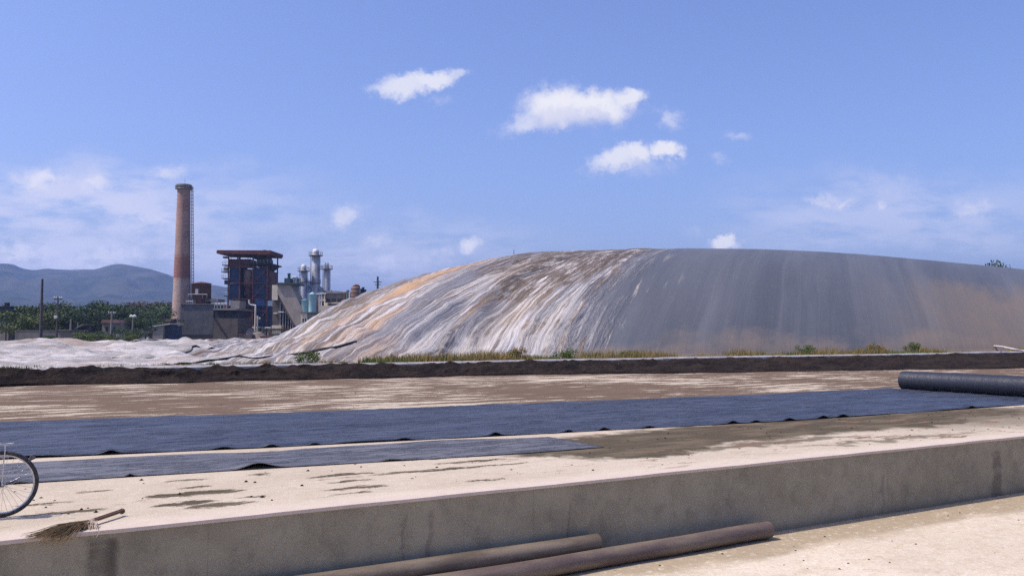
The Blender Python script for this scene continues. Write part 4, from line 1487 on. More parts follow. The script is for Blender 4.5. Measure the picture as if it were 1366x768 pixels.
c.part('lower_panel', 'blue_panel', (337.5, 355, 393.6, 398.2, .5, 8.4))
c.part('furnace_wall', 'rust', (318.8, 336.8, 401, 437, 3.2, 8.5))
c.part('furnace_wall', 'tan_dark', (304.5, 318.2, 401, 437, 2.6, 8.5))
c.part('core_wall', 'dark', (318.8, 336.9, 358, 401, 7.2, 8.2))
c.part('top_box', 'rust', (302, 330.8, 345.2, 355.3, .6, 8.2))
tr = MB()
for x in (305, 316, 328, 331):
    c.bar(tr, (x, 345, 1), (x, 340, 1), .10)
c.bar(tr, (330.5, 341.5, 1), (346, 346.5, 1), .35)
tr.build_each('exhaust_duct', MT['dark'], c.root)
r = 7.2 * c.k
vx = c.x(327.5)
MB().lathe([(r, c.z(379)), (r, c.z(361)), (r * .92, c.z(359.6)), (.1, c.z(359))], 24, c=(vx, 2.6)).build('vessel', MT['rust_pale'], c.root)
MB().lathe([(r * .45, c.z(396)), (r * .5, c.z(393)), (r, c.z(379.1))], 24, c=(vx, 2.6), cap=True).build('hopper', MT['rust'], c.root)
for sx in (320.5, 333.0):
    c.part('support_plate', 'white_paint', (sx - .9, sx + .9, 383.5, 392.5, 4.3, 4.6))
MB().lathe([(2.0 * c.k, c.z(412)), (2.2 * c.k, c.z(396.1))], 14, c=(vx, 2.6)).build('down_pipe', MT['rust'], c.root)
# machinery deck
c.part('upper_deck', 'dark', (334.5, 363.2, 351.6, 353.4, -1.2, 10))
dk = MB()
dk.prism([(c.x(356), c.z(359)), (c.x(363), c.z(353.5)), (c.x(340), c.z(353.5)), (c.x(345), c.z(357))], 0.0, 8)
dk.build('deck_bracket', MT['dark'], c.root)
mc = MB()
for (x0, x1, y0, y1) in ((340, 345, 346, 351.6), (345.6, 352, 343.5, 351.6), (352.8, 357, 345.5, 351.6)):
    c.box(mc, x0, x1, y0, y1, 1, 5)
mc.tube([(c.x(341), 3, c.z(345)), (c.x(348), 3, c.z(342.5)), (c.x(357), 3, c.z(345.5))], .55, 8)
mc.build('fan_machinery', MT['teal_steel'], c.root)
rl = MB()
for x in (335, 338, 342, 347, 352, 357, 362.8):
    c.bar(rl, (x, 351.6, -1.1), (x, 346.5, -1.1), .05, 4)
c.bar(rl, (335, 346.6, -1.1), (362.8, 346.6, -1.1), .05, 4)
c.bar(rl, (335, 349, -1.1), (362.8, 349, -1.1), .04, 4)
rl.build('railing', MT['steel'], c.root)
for (y, xa) in ((353.3, 295.8), (362.3, 294.8), (371, 295.5), (394.5, 299)):
    c.part('side_platform', 'dark', (xa, 303, y, y + .9, -.8, 3))
    rl = MB()
    for x in (xa + .2, xa + 2.4, xa + 4.8):
        c.bar(rl, (x, y, -.7), (x, y - 4.6, -.7), .05, 4)
    c.bar(rl, (xa, y - 4.6, -.7), (303, y - 4.6, -.7), .05, 4)
    c.bar(rl, (xa, y - 2.4, -.7), (303, y - 2.4, -.7), .04, 4)
    rl.build('platform_railing', MT['steel'], c.root)
sx = MB()
c.box(sx, 297, 301.5, 356, 361, 0, 2)
c.box(sx, 298, 303, 373.5, 379, 0, 2)
c.box(sx, 295.5, 300.5, 342, 344, 0, 2)
sx.build_each('side_equipment', MT['teal_steel'], c.root)
br = MB()
for p, q in (((338, 376.5, -.3), (354, 360, -.3)), ((338, 396, -.3), (352, 380, -.3)), ((304, 414, -.3), (318, 402, -.3)), ((337, 436, -.3), (354, 416, -.3)), ((319, 436, 2.8), (335, 416, 2.8))):
    c.bar(br, p, q, .16, 4)
br.build_each('cross_brace', MT['red_steel'], c.root)
wp = MB()
wp.tube(smooth_path([(c.x(333), -1, c.z(400)), (c.x(334), -1, c.z(406)), (c.x(340.5), -1, c.z(407.5)), (c.x(341.7), -1, c.z(411)), (c.x(341.3), -1, c.z(447))], 3), .28, 6)
wp.build('steam_pipe', MT['white_paint'], c.root)
wp = MB()
wp.tube([(c.x(345.2), -1.5, c.z(421)), (c.x(345.2), -1.5, c.z(452))], .22, 6)
wp.box(c.x(345), c.x(349), -1.6, -1.3, c.z(425.5), c.z(423))
wp.build('outlet_pipe', MT['white_paint'], c.root)
st_ = MB()
for x in (320, 325, 331, 350, 358):
    c.bar(st_, (x, 437, -.3), (x, 452, -.3), .13, 4)
c.bar(st_, (317, 437, -.4), (362, 437, -.4), .18, 4)
st_.build_each('support_post', MT['steel'], c.root)
# windows and stair flights give the frame its depth
sf = MB()
for (xa, ya, xb, yb) in ((320, 436, 334, 425), (334, 425, 321, 415), (321, 415, 334, 402)):
    c.bar(sf, (xa, ya, .6), (xb, yb, .6), .12, 4)
    c.bar(sf, (xa, ya - 2.6, .6), (xb, yb - 2.6, .6), .05, 4)
sf.build_each('stair_beam', MT['red_steel'], c.root)

# ash heap and its low boxes
b = MB()
nn = 26
X_, Y_ = np.meshgrid(np.linspace(-1, 1, 40), np.linspace(-1, 1, 16))
k = 256 / F
hx = X_ * 14.5 * k * 1.1
Zh = (np.exp(-((X_ + .45) / .36) ** 2) * 1.0 + np.exp(-((X_ - .35) / .55) ** 2) * .75) * np.clip(1 - Y_ ** 2, 0, 1) * 2.9 + (fbm(X_ * 5 + 3, Y_ * 5 + 3, 4, 7) - .5) * .35
ah = gridmesh('ash_heap', hx, Y_ * 4.5, np.maximum(Zh, -.1), MT['ash'], smooth=False)
ah.location = (atdepth(340, 445, 256)[0], 256, GZ - .1)
ah.location.z = GZ
props(ah, 'long low heap of grey ash in front of the boiler house legs', 'ash heap')
ab = Site('rusty_skip', 'flat rust-red steel trough lying between the ash heap and the conveyor shed', 'trough', 358, 250)
ab.part('body', 'rust', (347, 369, 449, 453.5, 0, 3))
ab.part('rim', 'red_steel', (346.5, 369.5, 448.2, 449, -.15, 3.1))
ab = Site('brick_bin', 'small brownish open bin beside the ash heap', 'bin', 327, 250)
ab.part('body', 'tan_dark', (318.5, 336, 446, 453.5, 0, 3))
ab.part('rim', 'red_steel', (318, 324, 444.8, 446, -.15, 3.1))

# conveyor shed with sloping gallery
c = Site('conveyor_shed', 'tan shed with a steep enclosed conveyor gallery sloping down to the right', 'shed', 383, 246)
c.part('shed_wall', 'tan_dark', (360.5, 371, 399, BASE, 2, 12))
c.part('head_house', 'cream', (362, 369.6, 380, 400, 0, 10))
c.part('roof', 'teal_steel', (368.5, 396.5, 377.2, 379.6, -.6, 8))
gl = MB()
gl.prism([(c.x(394), c.z(434.5)), (c.x(402.5), c.z(437)), (c.x(404.5), c.z(415)), (c.x(386.5), c.z(379.7)), (c.x(370), c.z(379.7)), (c.x(370), c.z(392))], 0, 7)
gl.build('gallery', MT['tan'], c.root)
gs = MB()
gs.prism([(c.x(370), c.z(392)), (c.x(394), c.z(434.5)), (c.x(391), c.z(434.5)), (c.x(370), c.z(398))], .5, 6.5)
gs.build('gallery_underside', MT['tan_dark'], c.root)
lg = MB()
for x, y in ((372.2, 396), (376, 403), (379.5, 409), (383, 416), (386.5, 422), (389.5, 428)):
    c.bar(lg, (x, y, 1), (x, 441, 1), .11, 4)
c.bar(lg, (371, 416, 1), (382, 416, 1), .12, 4)
lg.build_each('trestle_leg', MT['steel'], c.root)
c.part('ledge', 'white_paint', (363.5, 369, 416.8, 418.3, .5, 2), (370.5, 377.5, 415.2, 416.5, .3, 2))
c.part('back_wall', 'tan_dark', (371, 392, 400, BASE, 8, 8.4))
c.part('feeder_box', 'cream', (365, 377.5, 433.8, 438, -2, 1), (365.5, 377.5, 440, 445, -2, 1))
c.part('feeder_deck', 'rust', (363, 392, 438.1, 439.8, -2.4, 2))
c.part('feeder_post', 'rust', (363.3, 364.5, 438, 452, -2.2, -1.6), (377.8, 379, 438, 452, -2.2, -1.6))

# green roof unit
c = Site('green_filter_unit', 'green cylindrical filter on a square stand above the conveyor shed roof', 'filter unit', 381, 250)
MB().lathe([(2.0 * c.k, c.z(370.5)), (2.0 * c.k, c.z(365)), (2.4 * c.k, c.z(364.6)), (2.4 * c.k, c.z(363.6)), (.1, c.z(363.3))], 14, c=(0, 3)).build('drum', MT['green_steel'], c.root)
c.part('stand', 'teal_steel', (377, 385, 370.6, 377.2, 1, 5))
c.part('leg', 'teal_steel', (377.5, 378.3, 377, BASE, 1.2, 1.5), (384, 384.8, 377, BASE, 1.2, 1.5))
for x in (387.3, 390.3):
    MB().lathe([(.2, c.z(377)), (.28, c.z(370)), (.5, c.z(369)), (.45, c.z(367.8)), (.05, c.z(367.3))], 10, c=(c.x(x), 3)).build('exhaust_cowl', MT['white_paint'], c.root)

# blue gabled building
c = Site('blue_gable_building', 'tall pale blue gabled building behind the round metal columns', 'building', 402, 288)
wl = MB()
wl.prism([(c.x(386.5), c.z(BASE)), (c.x(417), c.z(BASE)), (c.x(417), c.z(386)), (c.x(392.5), c.z(370.3)), (c.x(386.5), c.z(375.5))], 0, 26)
wl.build('wall', MT['blue_pale'], c.root)
rf = MB()
rf.prism([(c.x(392.5), c.z(370.2)), (c.x(417.6), c.z(386.3)), (c.x(417.6), c.z(385.4)), (c.x(392.5), c.z(369.3)), (c.x(385.8), c.z(375)), (c.x(385.8), c.z(376))], -.6, 26.6)
rf.build('roof', MT['blue_panel'], c.root)
c.part('wall_opening', 'dark', (389, 394, 388, 392, -.06, .03), (389, 394, 378, 380, -.06, .03))
c.part('lean_to', 'grey_conc', (386.8, 396, 380, 398, -8, -.1))

# three process columns
def process_column(name, label, xl, xr, ytop, Y, ybands, dome_r):
    c = Site(name, label, 'metal column', (xl + xr) / 2, Y, 'slim metal process columns with top platforms')
    r = (xr - xl) / 2 * c.k
    zt = c.z(ytop)
    MB().lathe([(r, 0), (r, zt - .3), (r * .8, zt), (r * .3, zt + .25), (.05, zt + .3)], 22).build('shell', MT['steel'], c.root)
    MB().lathe([(dome_r, zt + .1), (dome_r, zt + .7), (dome_r * .8, zt + 1.3), (.05, zt + 1.55)], 14).build('cap', MT['white_paint'], c.root)
    for i, y in enumerate(ybands):
        zz = c.z(y)
        R_ = r + (.95 if i == 0 else .45)
        b = MB()
        b.lathe([(r * .98, zz - .12), (R_, zz - .12), (R_, zz + .05), (r * .98, zz + .05)], 20, cap=False)
        for k_ in range(12):
            a = k_ * math.pi / 6
            b.tube([(R_ * .97 * math.cos(a), R_ * .97 * math.sin(a), zz), (R_ * .97 * math.cos(a), R_ * .97 * math.sin(a), zz + 1.05)], .035, 4)
        for h in (.55, 1.05):
            b.tube([(R_ * .97 * math.cos(a), R_ * .97 * math.sin(a), zz + h) for a in [q * math.pi / 8 for q in range(17)]], .035, 4, caps=False)
        b.build('platform', MT['grey_conc'], c.root)
    b = MB()
    for s in (-1, 1):
        b.tube([(s * (r + .22), -r * .3, 1), (s * (r + .22), -r * .3, zt - .4)], .12, 6)
    b.build('riser_pipe', MT['steel'], c.root)
    b = MB()
    for s in (-.22, .22):
        b.tube([(s, -r - .25, 1), (s, -r - .25, zt)], .045, 4)
    for q in range(int(zt / .8)):
        b.tube([(-.22, -r - .25, 1 + q * .8), (.22, -r - .25, 1 + q * .8)], .03, 4)
    b.build('ladder', MT['steel'], c.root)
    return c


process_column('process_column', 'leftmost and shortest-topped metal column with one greenish cap, beside the blue gable', 400.3, 408.3, 359, 262, (361.5, 376), .8)
cB = process_column('process_column', 'tallest and thickest of the three metal columns, rising in the middle', 414.8, 425.2, 338.5, 264, (340.8, 377.5), 1.0)
MB().tube([(.3, 0, cB.z(335)), (.3, 0, cB.z(326))], .03, 4).build('lightning_rod', MT['steel'], cB.root)
cC = process_column('process_column', 'slim metal column right of the tallest, joined to it by a walkway', 431.3, 438.8, 356.5, 264, (358.8,), .7)
b = MB()
b.box(cC.x(425.5), cC.x(431), -.35, .35, cC.z(359.2), cC.z(358.6))
for s in (-.33, .33):
    b.tube([(cC.x(425.5), s, cC.z(356.3)), (cC.x(431), s, cC.z(356.3))], .04, 4)
b.build('walkway', MT['steel'], cC.root)

# pale tanks
for (xl, xr, yt, Y, lab) in ((399.5, 410.5, 400.5, 246, 'smaller pale turquoise tank with a sloping left lid below the columns'), (410.3, 419.8, 392.6, 244, 'taller pale turquoise tank below the tallest metal column')):
    c = Site('storage_tank', lab, 'tank', (xl + xr) / 2, Y, 'pale turquoise storage tanks')
    r = (xr - xl) / 2 * c.k
    zb, zt = c.z(416), c.z(yt)
    MB().lathe([(r, zb), (r, zt), (r * 1.02, zt + .02), (r * 1.02, zt + .15), (.1, zt + .7)], 24, c=(0, r)).build('shell', MT['cyan_tank'], c.root)
    b = MB()
    for q in (.5,):
        b.lathe([(r * 1.005, zb + (zt - zb) * q), (r * 1.012, zb + (zt - zb) * q + .05), (r * 1.005, zb + (zt - zb) * q + .1)], 24, c=(0, r), cap=False)
    b.build('shell_bands', MT['steel'], c.root)
    b = MB()
    for sx_ in (-.8, .8):
        for sy_ in (.3, 1.7):
            b.tube([(sx_ * r, sy_ * r, 0), (sx_ * r, sy_ * r, zb)], .15, 6)
    b.build('stand_legs', MT['grey_conc'], c.root)

# office / process block
c = Site('process_block', 'worn concrete block with long dark windows right of the turquoise tanks', 'building', 443, 252)
c.part('wall', 'grey_conc', (430.5, 461, 391, BASE, 0, 14))
c.part('parapet', 'plaster', (430, 461.5, 389.8, 391.4, -.3, 14.3))
for (x0, x1, y0, y1) in ((433.5, 440.5, 398.2, 402.6), (441.5, 448.5, 398.2, 402.6), (449.5, 457, 398.2, 402.6)):
    f = c.part('window', 'dark', (x0, x1, y0, y1, -.05, .03))
    c.part('frame', 'plaster', (x0 - .3, x0, y0, y1, -.08, .05), (x1, x1 + .3, y0, y1, -.08, .05), parent=f)
c.part('sill_band', 'cream', (430.3, 461.2, 403.4, 404.4, -.25, .03))
c.part('lower_wall', 'cream', (428, 458, 408, 418, -3, -.05))
ab = MB()
for x, h in ((434, 387), (438, 386), (447, 387.5), (455, 388.3), (459, 387)):
    c.bar(ab, (x, 390, 3), (x, h, 3), .1, 4)
c.bar(ab, (433, 388, 3), (460, 388.3, 3), .06, 4)
ab.build('roof_railing', MT['steel'], c.root)
c.part('roof_plant', 'grey_conc', (433, 437, 387, 390, 4, 7), (446, 452, 387.6, 390, 4, 8))

c = Site('canopy_platform', 'white flat canopy on posts with pipework between the tanks and the block', 'canopy', 422, 247)
rf = MB()
rf.prism([(c.x(411), c.z(392.5)), (c.x(430), c.z(391)), (c.x(430), c.z(389.8)), (c.x(424), c.z(388.6)), (c.x(411), c.z(391.6))], 4, 9)
rf.build('canopy_roof', MT['white_paint'], c.root)
ps = MB()
for x in (421, 424, 428.5):
    c.bar(ps, (x, 391, 4.2), (x, 452, 4.2), .16, 5)
c.bar(ps, (420.5, 408, 4.2), (430, 408, 4.2), .14, 5)
c.bar(ps, (420.5, 400, 4.2), (430, 400, 4.2), .14, 5)
ps.build_each('post', MT['cream'], c.root)
c.part('cabinet', 'cream', (429.5, 433, 403, 408, 3.2, 4.6), (423, 427, 394, 400, 4.4, 6))
c.part('back_panel', 'dark', (420.5, 430, 393, 417, 8, 8.3))
kn = MB()
kn.tube([(c.x(425), 6, c.z(390)), (c.x(425), 6, c.z(386.5))], .8, 10)
kn.build('roof_fan', MT['teal_steel'], c.root)

c = Site('cream_outbuilding', 'low cream building with two small windows half hidden by the dome edge', 'building', 412, 236)
c.part('wall', 'cream', (400.8, 409.5, 417.3, BASE, 0, 7))
c.part('side_wall', 'plaster', (409.6, 434, 417.3, BASE, .4, 7))
c.part('roof', 'grey_conc', (400.3, 434.5, 416, 417.2, -.3, 7.3))
for x in (403.2, 406.4):
    f = c.part('window', 'dark', (x, x + 1.8, 424.5, 429, -.05, .03))
    c.part('sill', 'plaster', (x - .2, x + 2, 429, 429.4, -.15, .02), parent=f)

# right hand tanks
c = Site('rusty_tank', 'faded rusty upright tank with a pipe loop on top near the dome edge', 'tank', 473.5, 252)
r = 6.1 * c.k
MB().lathe([(r, 0), (r, c.z(384)), (r * .9, c.z(382.8)), (.1, c.z(382))], 24).build('shell', MT['rust_pale'], c.root)
b = MB()
for q in (386, 391, 396):
    b.lathe([(r * 1.01, c.z(q)), (r * 1.03, c.z(q) + .08), (r * 1.01, c.z(q) + .16)], 24, cap=False)
b.build('hoops', MT['rust'], c.root)
MB().tube(smooth_path([(c.x(472.5), 0, c.z(383)), (c.x(472.8), 0, c.z(381.3)), (c.x(475), 0, c.z(380.6)), (c.x(477.8), 0, c.z(381.5)), (c.x(478.3), 0, c.z(384))], 4), .34, 8).build('pipe_loop', MT['rust'], c.root)
MB().tube([(c.x(471), .5, c.z(383)), (c.x(471), .5, c.z(380.6))], .3, 8).build('vent_stub', MT['rust'], c.root)
c = Site('dark_tank', 'dark upright cylinder with a pale pipe left of the rusty tank', 'tank', 463.5, 250)
r = 2.7 * c.k
MB().lathe([(r, 0), (r, c.z(389)), (r * .6, c.z(387)), (.1, c.z(386.5))], 18).build('shell', MT['teal_steel'], c.root)
MB().tube([(c.x(466.2), -.4, 0), (c.x(466.2), -.4, c.z(389))], .22, 6).build('riser_pipe', MT['white_paint'], c.root)
MB().tube([(c.x(459), .5, c.z(404)), (c.x(459), .5, c.z(391)), (c.x(463), .5, c.z(389.5))], .25, 6).build('feed_pipe', MT['rust'], c.root)
c = Site('pipe_rack', 'small greenish cluster of thin stacks right of the rusty tank', 'pipe stacks', 484, 254)
for x, y in ((481.5, 386), (484, 384), (486.5, 387)):
    MB().lathe([(.32, 0), (.32, c.z(y)), (.45, c.z(y)), (.45, c.z(y) + .2)], 10, c=(c.x(x), 0)).build('stack', MT['teal_steel'], c.root)
c.part('tie_beam', 'teal_steel', (480.5, 488, 391, 392, -.5, -.3), (480.5, 488, 395.5, 396.5, -.5, -.3))
c = Site('roof_shed', 'low brown flat-roofed shed just showing over the dome slope', 'shed', 495, 250)
c.part('wall', 'tan_dark', (490.5, 500, 389.8, BASE, 0, 6))
c.part('roof', 'grey_conc', (489.5, 501, 388.4, 389.7, -.4, 6.4))

# far left building and sheds
c = Site('green_clad_building', 'dark green clad building cut by the left picture edge', 'building', -20, 175)
c.part('wall', 'teal_steel', (-70, 14, 410, 437, 0, 14))
c.part('roof', 'dark', (-71, 15, 408.2, 410, -.4, 14.4))
c.part('lower_wall', 'plaster', (-70, 16, 437.1, 456, -.2, 14))
c.part('chimney_pot', 'dark', (-3, 0.5, 403, 408.3, 2, 3))
c.part('post', 'pole_conc', (8, 10, 420, 456, -.8, -.4), (12.5, 14, 440, 456, -.8, -.4))
c = Site('grey_wall', 'plain low grey yard wall between the left poles', 'wall', 62, 160)
c.part('wall', 'grey_conc', (20, 76, 441, 456, 0, .3))
c.part('coping', 'plaster', (19.8, 76, 440.4, 441, -.06, .36))
c = Site('grey_shed', 'small grey shed with a pale slanting roof edge near the left poles', 'shed', 87, 150)
c.part('wall', 'grey_conc', (77, 95.5, 440.7, 456, 0, 5))
rf = MB()
rf.prism([(c.x(76), c.z(440.6)), (c.x(96.5), c.z(440.6)), (c.x(96.5), c.z(439.8)), (c.x(76), c.z(439.8))], -.3, 5.3)
rf.build('roof', MT['plaster'], c.root)
rf = MB()
rf.prism([(c.x(77), c.z(438.5)), (c.x(77.6), c.z(437.6)), (c.x(89.6), c.z(431.4)), (c.x(89.2), c.z(432.8))], 5.5, 10)
rf.build('lean_roof', MT['plaster'], c.root)
c.part('lean_wall', 'dark', (79, 98, 437.5, 456, 6.2, 9.8))
c = Site('white_hut', 'tiny pale hut in the grass between two leaning poles', 'hut', 158, 165)
c.part('wall', 'white_paint', (155, 161, 444.5, 452.5, 0, 3))
c.part('roof', 'dark', (154.5, 162, 443.2, 444.4, -.3, 3.3))
c.part('tank_box', 'plaster', (151, 159.5, 449.5, 454, -1.5, -.2))
c = Site('tiled_house', 'small house with a faded reddish roof among the trees', 'house', 148, 185)
c.part('wall', 'plaster', (136, 160, 430.5, 450, 0, 6))
rf = MB()
rf.prism([(c.x(135), c.z(430.6)), (c.x(161), c.z(430.6)), (c.x(158), c.z(426.2)), (c.x(138), c.z(426.2))], -.5, 6.5)
rf.build('roof', MT['roof_tile'], c.root)
c.part('window', 'dark', (141, 144, 436, 442, -.05, .03))
c.part('window', 'dark', (151, 154, 436, 442, -.05, .03))

c = Site('lean_to_workshop', 'long low grey building with one dark doorway and rising roofline left of the chimney', 'building', 199, 232)
wl = MB()
wl.prism([(c.x(180), c.z(454.5)), (c.x(217.5), c.z(454.5)), (c.x(217.5), c.z(433.6)), (c.x(180), c.z(438.8))], 0, 9)
wl.build('wall', MT['plaster'], c.root)
rf = MB()
rf.prism([(c.x(179.5), c.z(438.9)), (c.x(227), c.z(432.3)), (c.x(227), c.z(431.4)), (c.x(179.5), c.z(438.0))], -.4, 9.4)
rf.build('roof', MT['white_paint'], c.root)
d = c.part('doorway', 'dark', (193.3, 203, 444.8, 454, -.05, .03))
c.part('door_lintel', 'red_steel', (192.8, 203.4, 443.8, 444.7, -.12, .04), parent=d)
c.part('blue_door', 'blue_panel', (217.6, 226, 434, 454, 1.2, 8.8))
c.part('corner_post', 'grey_conc', (182.8, 183.6, 438, 454, -.15, .02))
c.part('barrel', 'white_paint', (198, 200.5, 449.5, 454, -1.2, -.5))
c = Site('pink_canopy', 'faded pinkish flat roof on posts tucked beside the chimney foot', 'canopy', 224, 246)
c.part('roof', 'roof_tile', (216.5, 228.5, 425.3, 428.6, -.5, 5))
c.part('fascia', 'dark', (217.5, 228.3, 428.7, 430.8, 0, 5))
c.part('post', 'pole_conc', (217.2, 218, 430.5, BASE, 0, .3), (239.2, 240.2, 424, 453, -2, -1.6))
c.part('crossbar', 'plaster', (216.5, 240.5, 431.0, 432.0, -2.2, -1.9))

# poles
def pole(name, label, cat, px, ytop, Y, m, lean=0.0, r=.13, arms=(), extra=None, yb=None, group=None):
    c = Site(name, label, cat, px, Y, group)
    h = c.z(ytop)
    MB().tube([(0, 0, -.3), (lean * .5, 0, h * .5), (lean, 0, h)], [r * 1.25, r * 1.05, r * .75], 8).build('post', MT[m], c.root)
    for (y, w) in arms:
        zz = c.z(y)
        f = MB().box(-w + lean, w + lean, -.07, .07, zz - .07, zz + .07).build('cross_arm', MT[m], c.root)
        b = MB()
        for s in (-.9, -.4, .4, .9):
            b.lathe([(.05, zz + .07), (.09, zz + .12), (.05, zz + .3), (.02, zz + .32)], 8, c=(lean + s * w, 0))
        b.build('insulators', MT['white_paint'], f)
    return c


G1 = 'utility poles in the grass left of the chimney'
pole('utility_pole', 'tallest dark thin pole standing behind the white sheet, blackish upper half', 'pole', 54.5, 372, 100, 'pole_wood', .0, .16, group=G1)
c = pole('utility_pole', 'second tall pole from the left with a small pale box halfway up', 'pole', 75.5, 396, 110, 'pole_wood', .06, .11, arms=((399, .5),), group=G1)
MB().box(-.22, .12, -.35, -.1, c.z(424.5), c.z(420.5)).build('junction_box', MT['white_paint'], c.root)
pole('utility_pole', 'short pale post behind the grey shed roof', 'pole', 94, 425.5, 155, 'pole_conc', 0, .16, group=G1)
pole('utility_pole', 'medium brown-grey pole in the grass in front of the tiled house', 'pole', 148.3, 415, 150, 'pole_conc', .05, .18, arms=((418, .6),), group=G1)
pole('utility_pole', 'faint short pole among the bushes right of the grey shed', 'pole', 103.5, 430, 165, 'pole_conc', 0, .12, group=G1)
pole('utility_pole', 'pole with two crossarms against the sky behind the dome slope', 'pole', 503.3, 368.8, 215, 'teal_steel', 0, .30, arms=((376, 1.0), (379.5, .7)))
pole('lightning_mast', 'hairline mast poking up behind the crest of the dome', 'mast', 685.5, 333, 110, 'pole_wood', 0, .045)
c = pole('lamp_post', 'lamp post with a white twin head left of the low grey workshop', 'lamp post', 176.8, 422, 150, 'pole_conc', 0, .14)
hm = MB()
for s in (-1, 1):
    hm.add([], [])
    hm.tube(smooth_path([(0, 0, c.z(423)), (s * .28, 0, c.z(421.4)), (s * .55, 0, c.z(422.8))], 4), [.16, .18, .2, .22, .24, .22, .2, .16, .1], 8)
hm.build('lamp_head', MT['white_paint'], c.root)
# a sagging wire on the poles
w = MB()
pa, pb_ = atdepth(75.5, 399, 110), atdepth(148.3, 418, 150)
pts = []
for i in range(21):
    t = i / 20
    pts.append((pa[0] + (pb_[0] - pa[0]) * t, 110 + 40 * t, pa[1] + (pb_[1] - pa[1]) * t - 1.3 * 4 * t * (1 - t)))
w.tube(pts, .02, 4)
props(w.build('power_wire', MT['black']), 'sagging black wire between two utility poles on the left', 'wire')

# rusty drum in the grass
x, z = atdepth(132, 452, 105)
dr = MB()
dr.lathe([(.02, 0), (.42, 0), (.42, .05), (.40, .28), (.42, .31), (.40, .34), (.40, .6), (.42, .63), (.40, .66), (.40, .9), (.42, .95), (.38, .93), (.02, .93)], 18)
do = dr.build('oil_drum', MT['dark'], loc=(x, 105, .2))
props(do, 'dark steel drum standing in grass at the back edge of the white sheet', 'drum')

# ------------------------------------------------------------------ hills
ridge = [(-900, 400), (-600, 380), (-300, 362), (-120, 355), (0, 351.5), (15, 352), (28, 358), (45, 360.5), (60, 358.5), (95, 359.8), (125, 359), (143, 354), (157, 351.3), (172, 353), (198, 359),
         (225, 367), (250, 377), (280, 379.5), (300, 383), (330, 385), (350, 380), (372, 376), (392, 380), (430, 386.5), (450, 387.5), (470, 390), (520, 398), (700, 408), (1000, 415), (1500, 418), (2300, 425)]
cols = np.linspace(-900, 2300, 420)
rys = np.interp(cols, [p[0] for p in ridge], [p[1] for p in ridge]) + (fbm(cols * .05, cols * 0, 4, 3) - .5) * 1.6
T = np.concatenate([np.linspace(0, 1, 46), np.linspace(1.04, 1.5, 10)])
Cc, Tt = np.meshgrid(cols, T)
dist = 1700 + 1500 * Tt
r = (Cc - CX) / F
Zr = EYE + (445 - rys)[None, :] / F * 3200
hgt = Zr * np.where(Tt <= 1, Tt ** 1.25, np.cos((Tt - 1) * 3.1))
nz = fbm(Cc * .018, dist * .004, 5, 19) - .5
hgt = hgt * (1 + 1.1 * nz * np.sin(np.pi * np.clip(Tt, 0, 1)) ** 1.0)
hgt = np.where(Tt < .02, -2.0, hgt)
hl_ = gridmesh('hills', r * dist, dist, hgt, MT['hills'])
props(hl_, kind='structure')

# ------------------------------------------------------------------ trees
def leaf_cloud(rng, lobes, n, size, squash=.9):
    """small leaf-cluster faces spread through lobes (cx, cy, cz, rx, ry, rz)"""
    vol = np.array([l[3] * l[4] * l[5] for l in lobes]) ** .8
    pick = rng.choice(len(lobes), n, p=vol / vol.sum())
    L = np.array(lobes)[pick]
    d = rng.normal(size=(n, 3))
    d /= np.linalg.norm(d, axis=1)[:, None]
    rr = rng.random(n) ** .42
    c = L[:, :3] + d * L[:, 3:6] * rr[:, None]
    a = rng.normal(size=(n, 3))
    a /= np.linalg.norm(a, axis=1)[:, None]
    b = np.cross(a, rng.normal(size=(n, 3)))
    b /= np.linalg.norm(b, axis=1)[:, None]
    s = size * (0.6 + .9 * rng.random(n))[:, None]
    v = np.stack([c - a * s, c - b * s * .55 + a * s * .1, c + a * s, c + b * s * .6], 1).reshape(-1, 3)
    return v


def quad_mesh(name, v, m):
    me = bpy.data.meshes.new(name)
    n = len(v)
    me.vertices.add(n)
    me.vertices.foreach_set('co', v.astype(np.float32).ravel())
    me.loops.add(n)
    me.loops.foreach_set('vertex_index', np.arange(n, dtype=np.int32))
    me.polygons.add(n // 4)
    me.polygons.foreach_set('loop_start', np.arange(0, n, 4, dtype=np.int32))
    me.polygons.foreach_set('loop_total', np.full(n // 4, 4, dtype=np.int32))
    me.update(calc_edges=True)
    me.materials.append(m)
    return me


def tree_parts(seed, h, spread, n, size, trunk_h=.3, lobes_n=13):
    rng = np.random.default_rng(seed)
    lobes = []
    for i in range(lobes_n):
        a = rng.random() * 6.28
        q = rng.random() ** .6
        zz = h * (trunk_h + (1 - trunk_h) * (.15 + .75 * rng.random()))
        rad = spread * q * (1.05 - .6 * abs((zz / h - .55) / .5) ** 1.5)
        s = spread * (.25 + .28 * rng.random())
        lobes.append((rad * math.cos(a), rad * math.sin(a), zz, s * 1.15, s * 1.15, s * .72))
    lobes.append((0, 0, h * .68, spread * .6, spread * .6, h * .24))
    v = leaf_cloud(rng, lobes, n, size)
    tb = MB()
    tb.tube([(0, 0, -.3), (.05 * h * .1, .0, h * .2), (.02 * h, .03 * h * .3, h * .45), (0, 0, h * .75)], [h * .028, h * .022, h * .016, h * .006], 8)
    for l in lobes[:8]:
        s0 = h * (.18 + .25 * rng.random())
        tb.tube([(0.01 * h, 0, s0), (l[0] * .5, l[1] * .5, (s0 + l[2]) * .52), (l[0], l[1], l[2])], [h * .012, h * .008, h * .003], 5)
    return v, tb


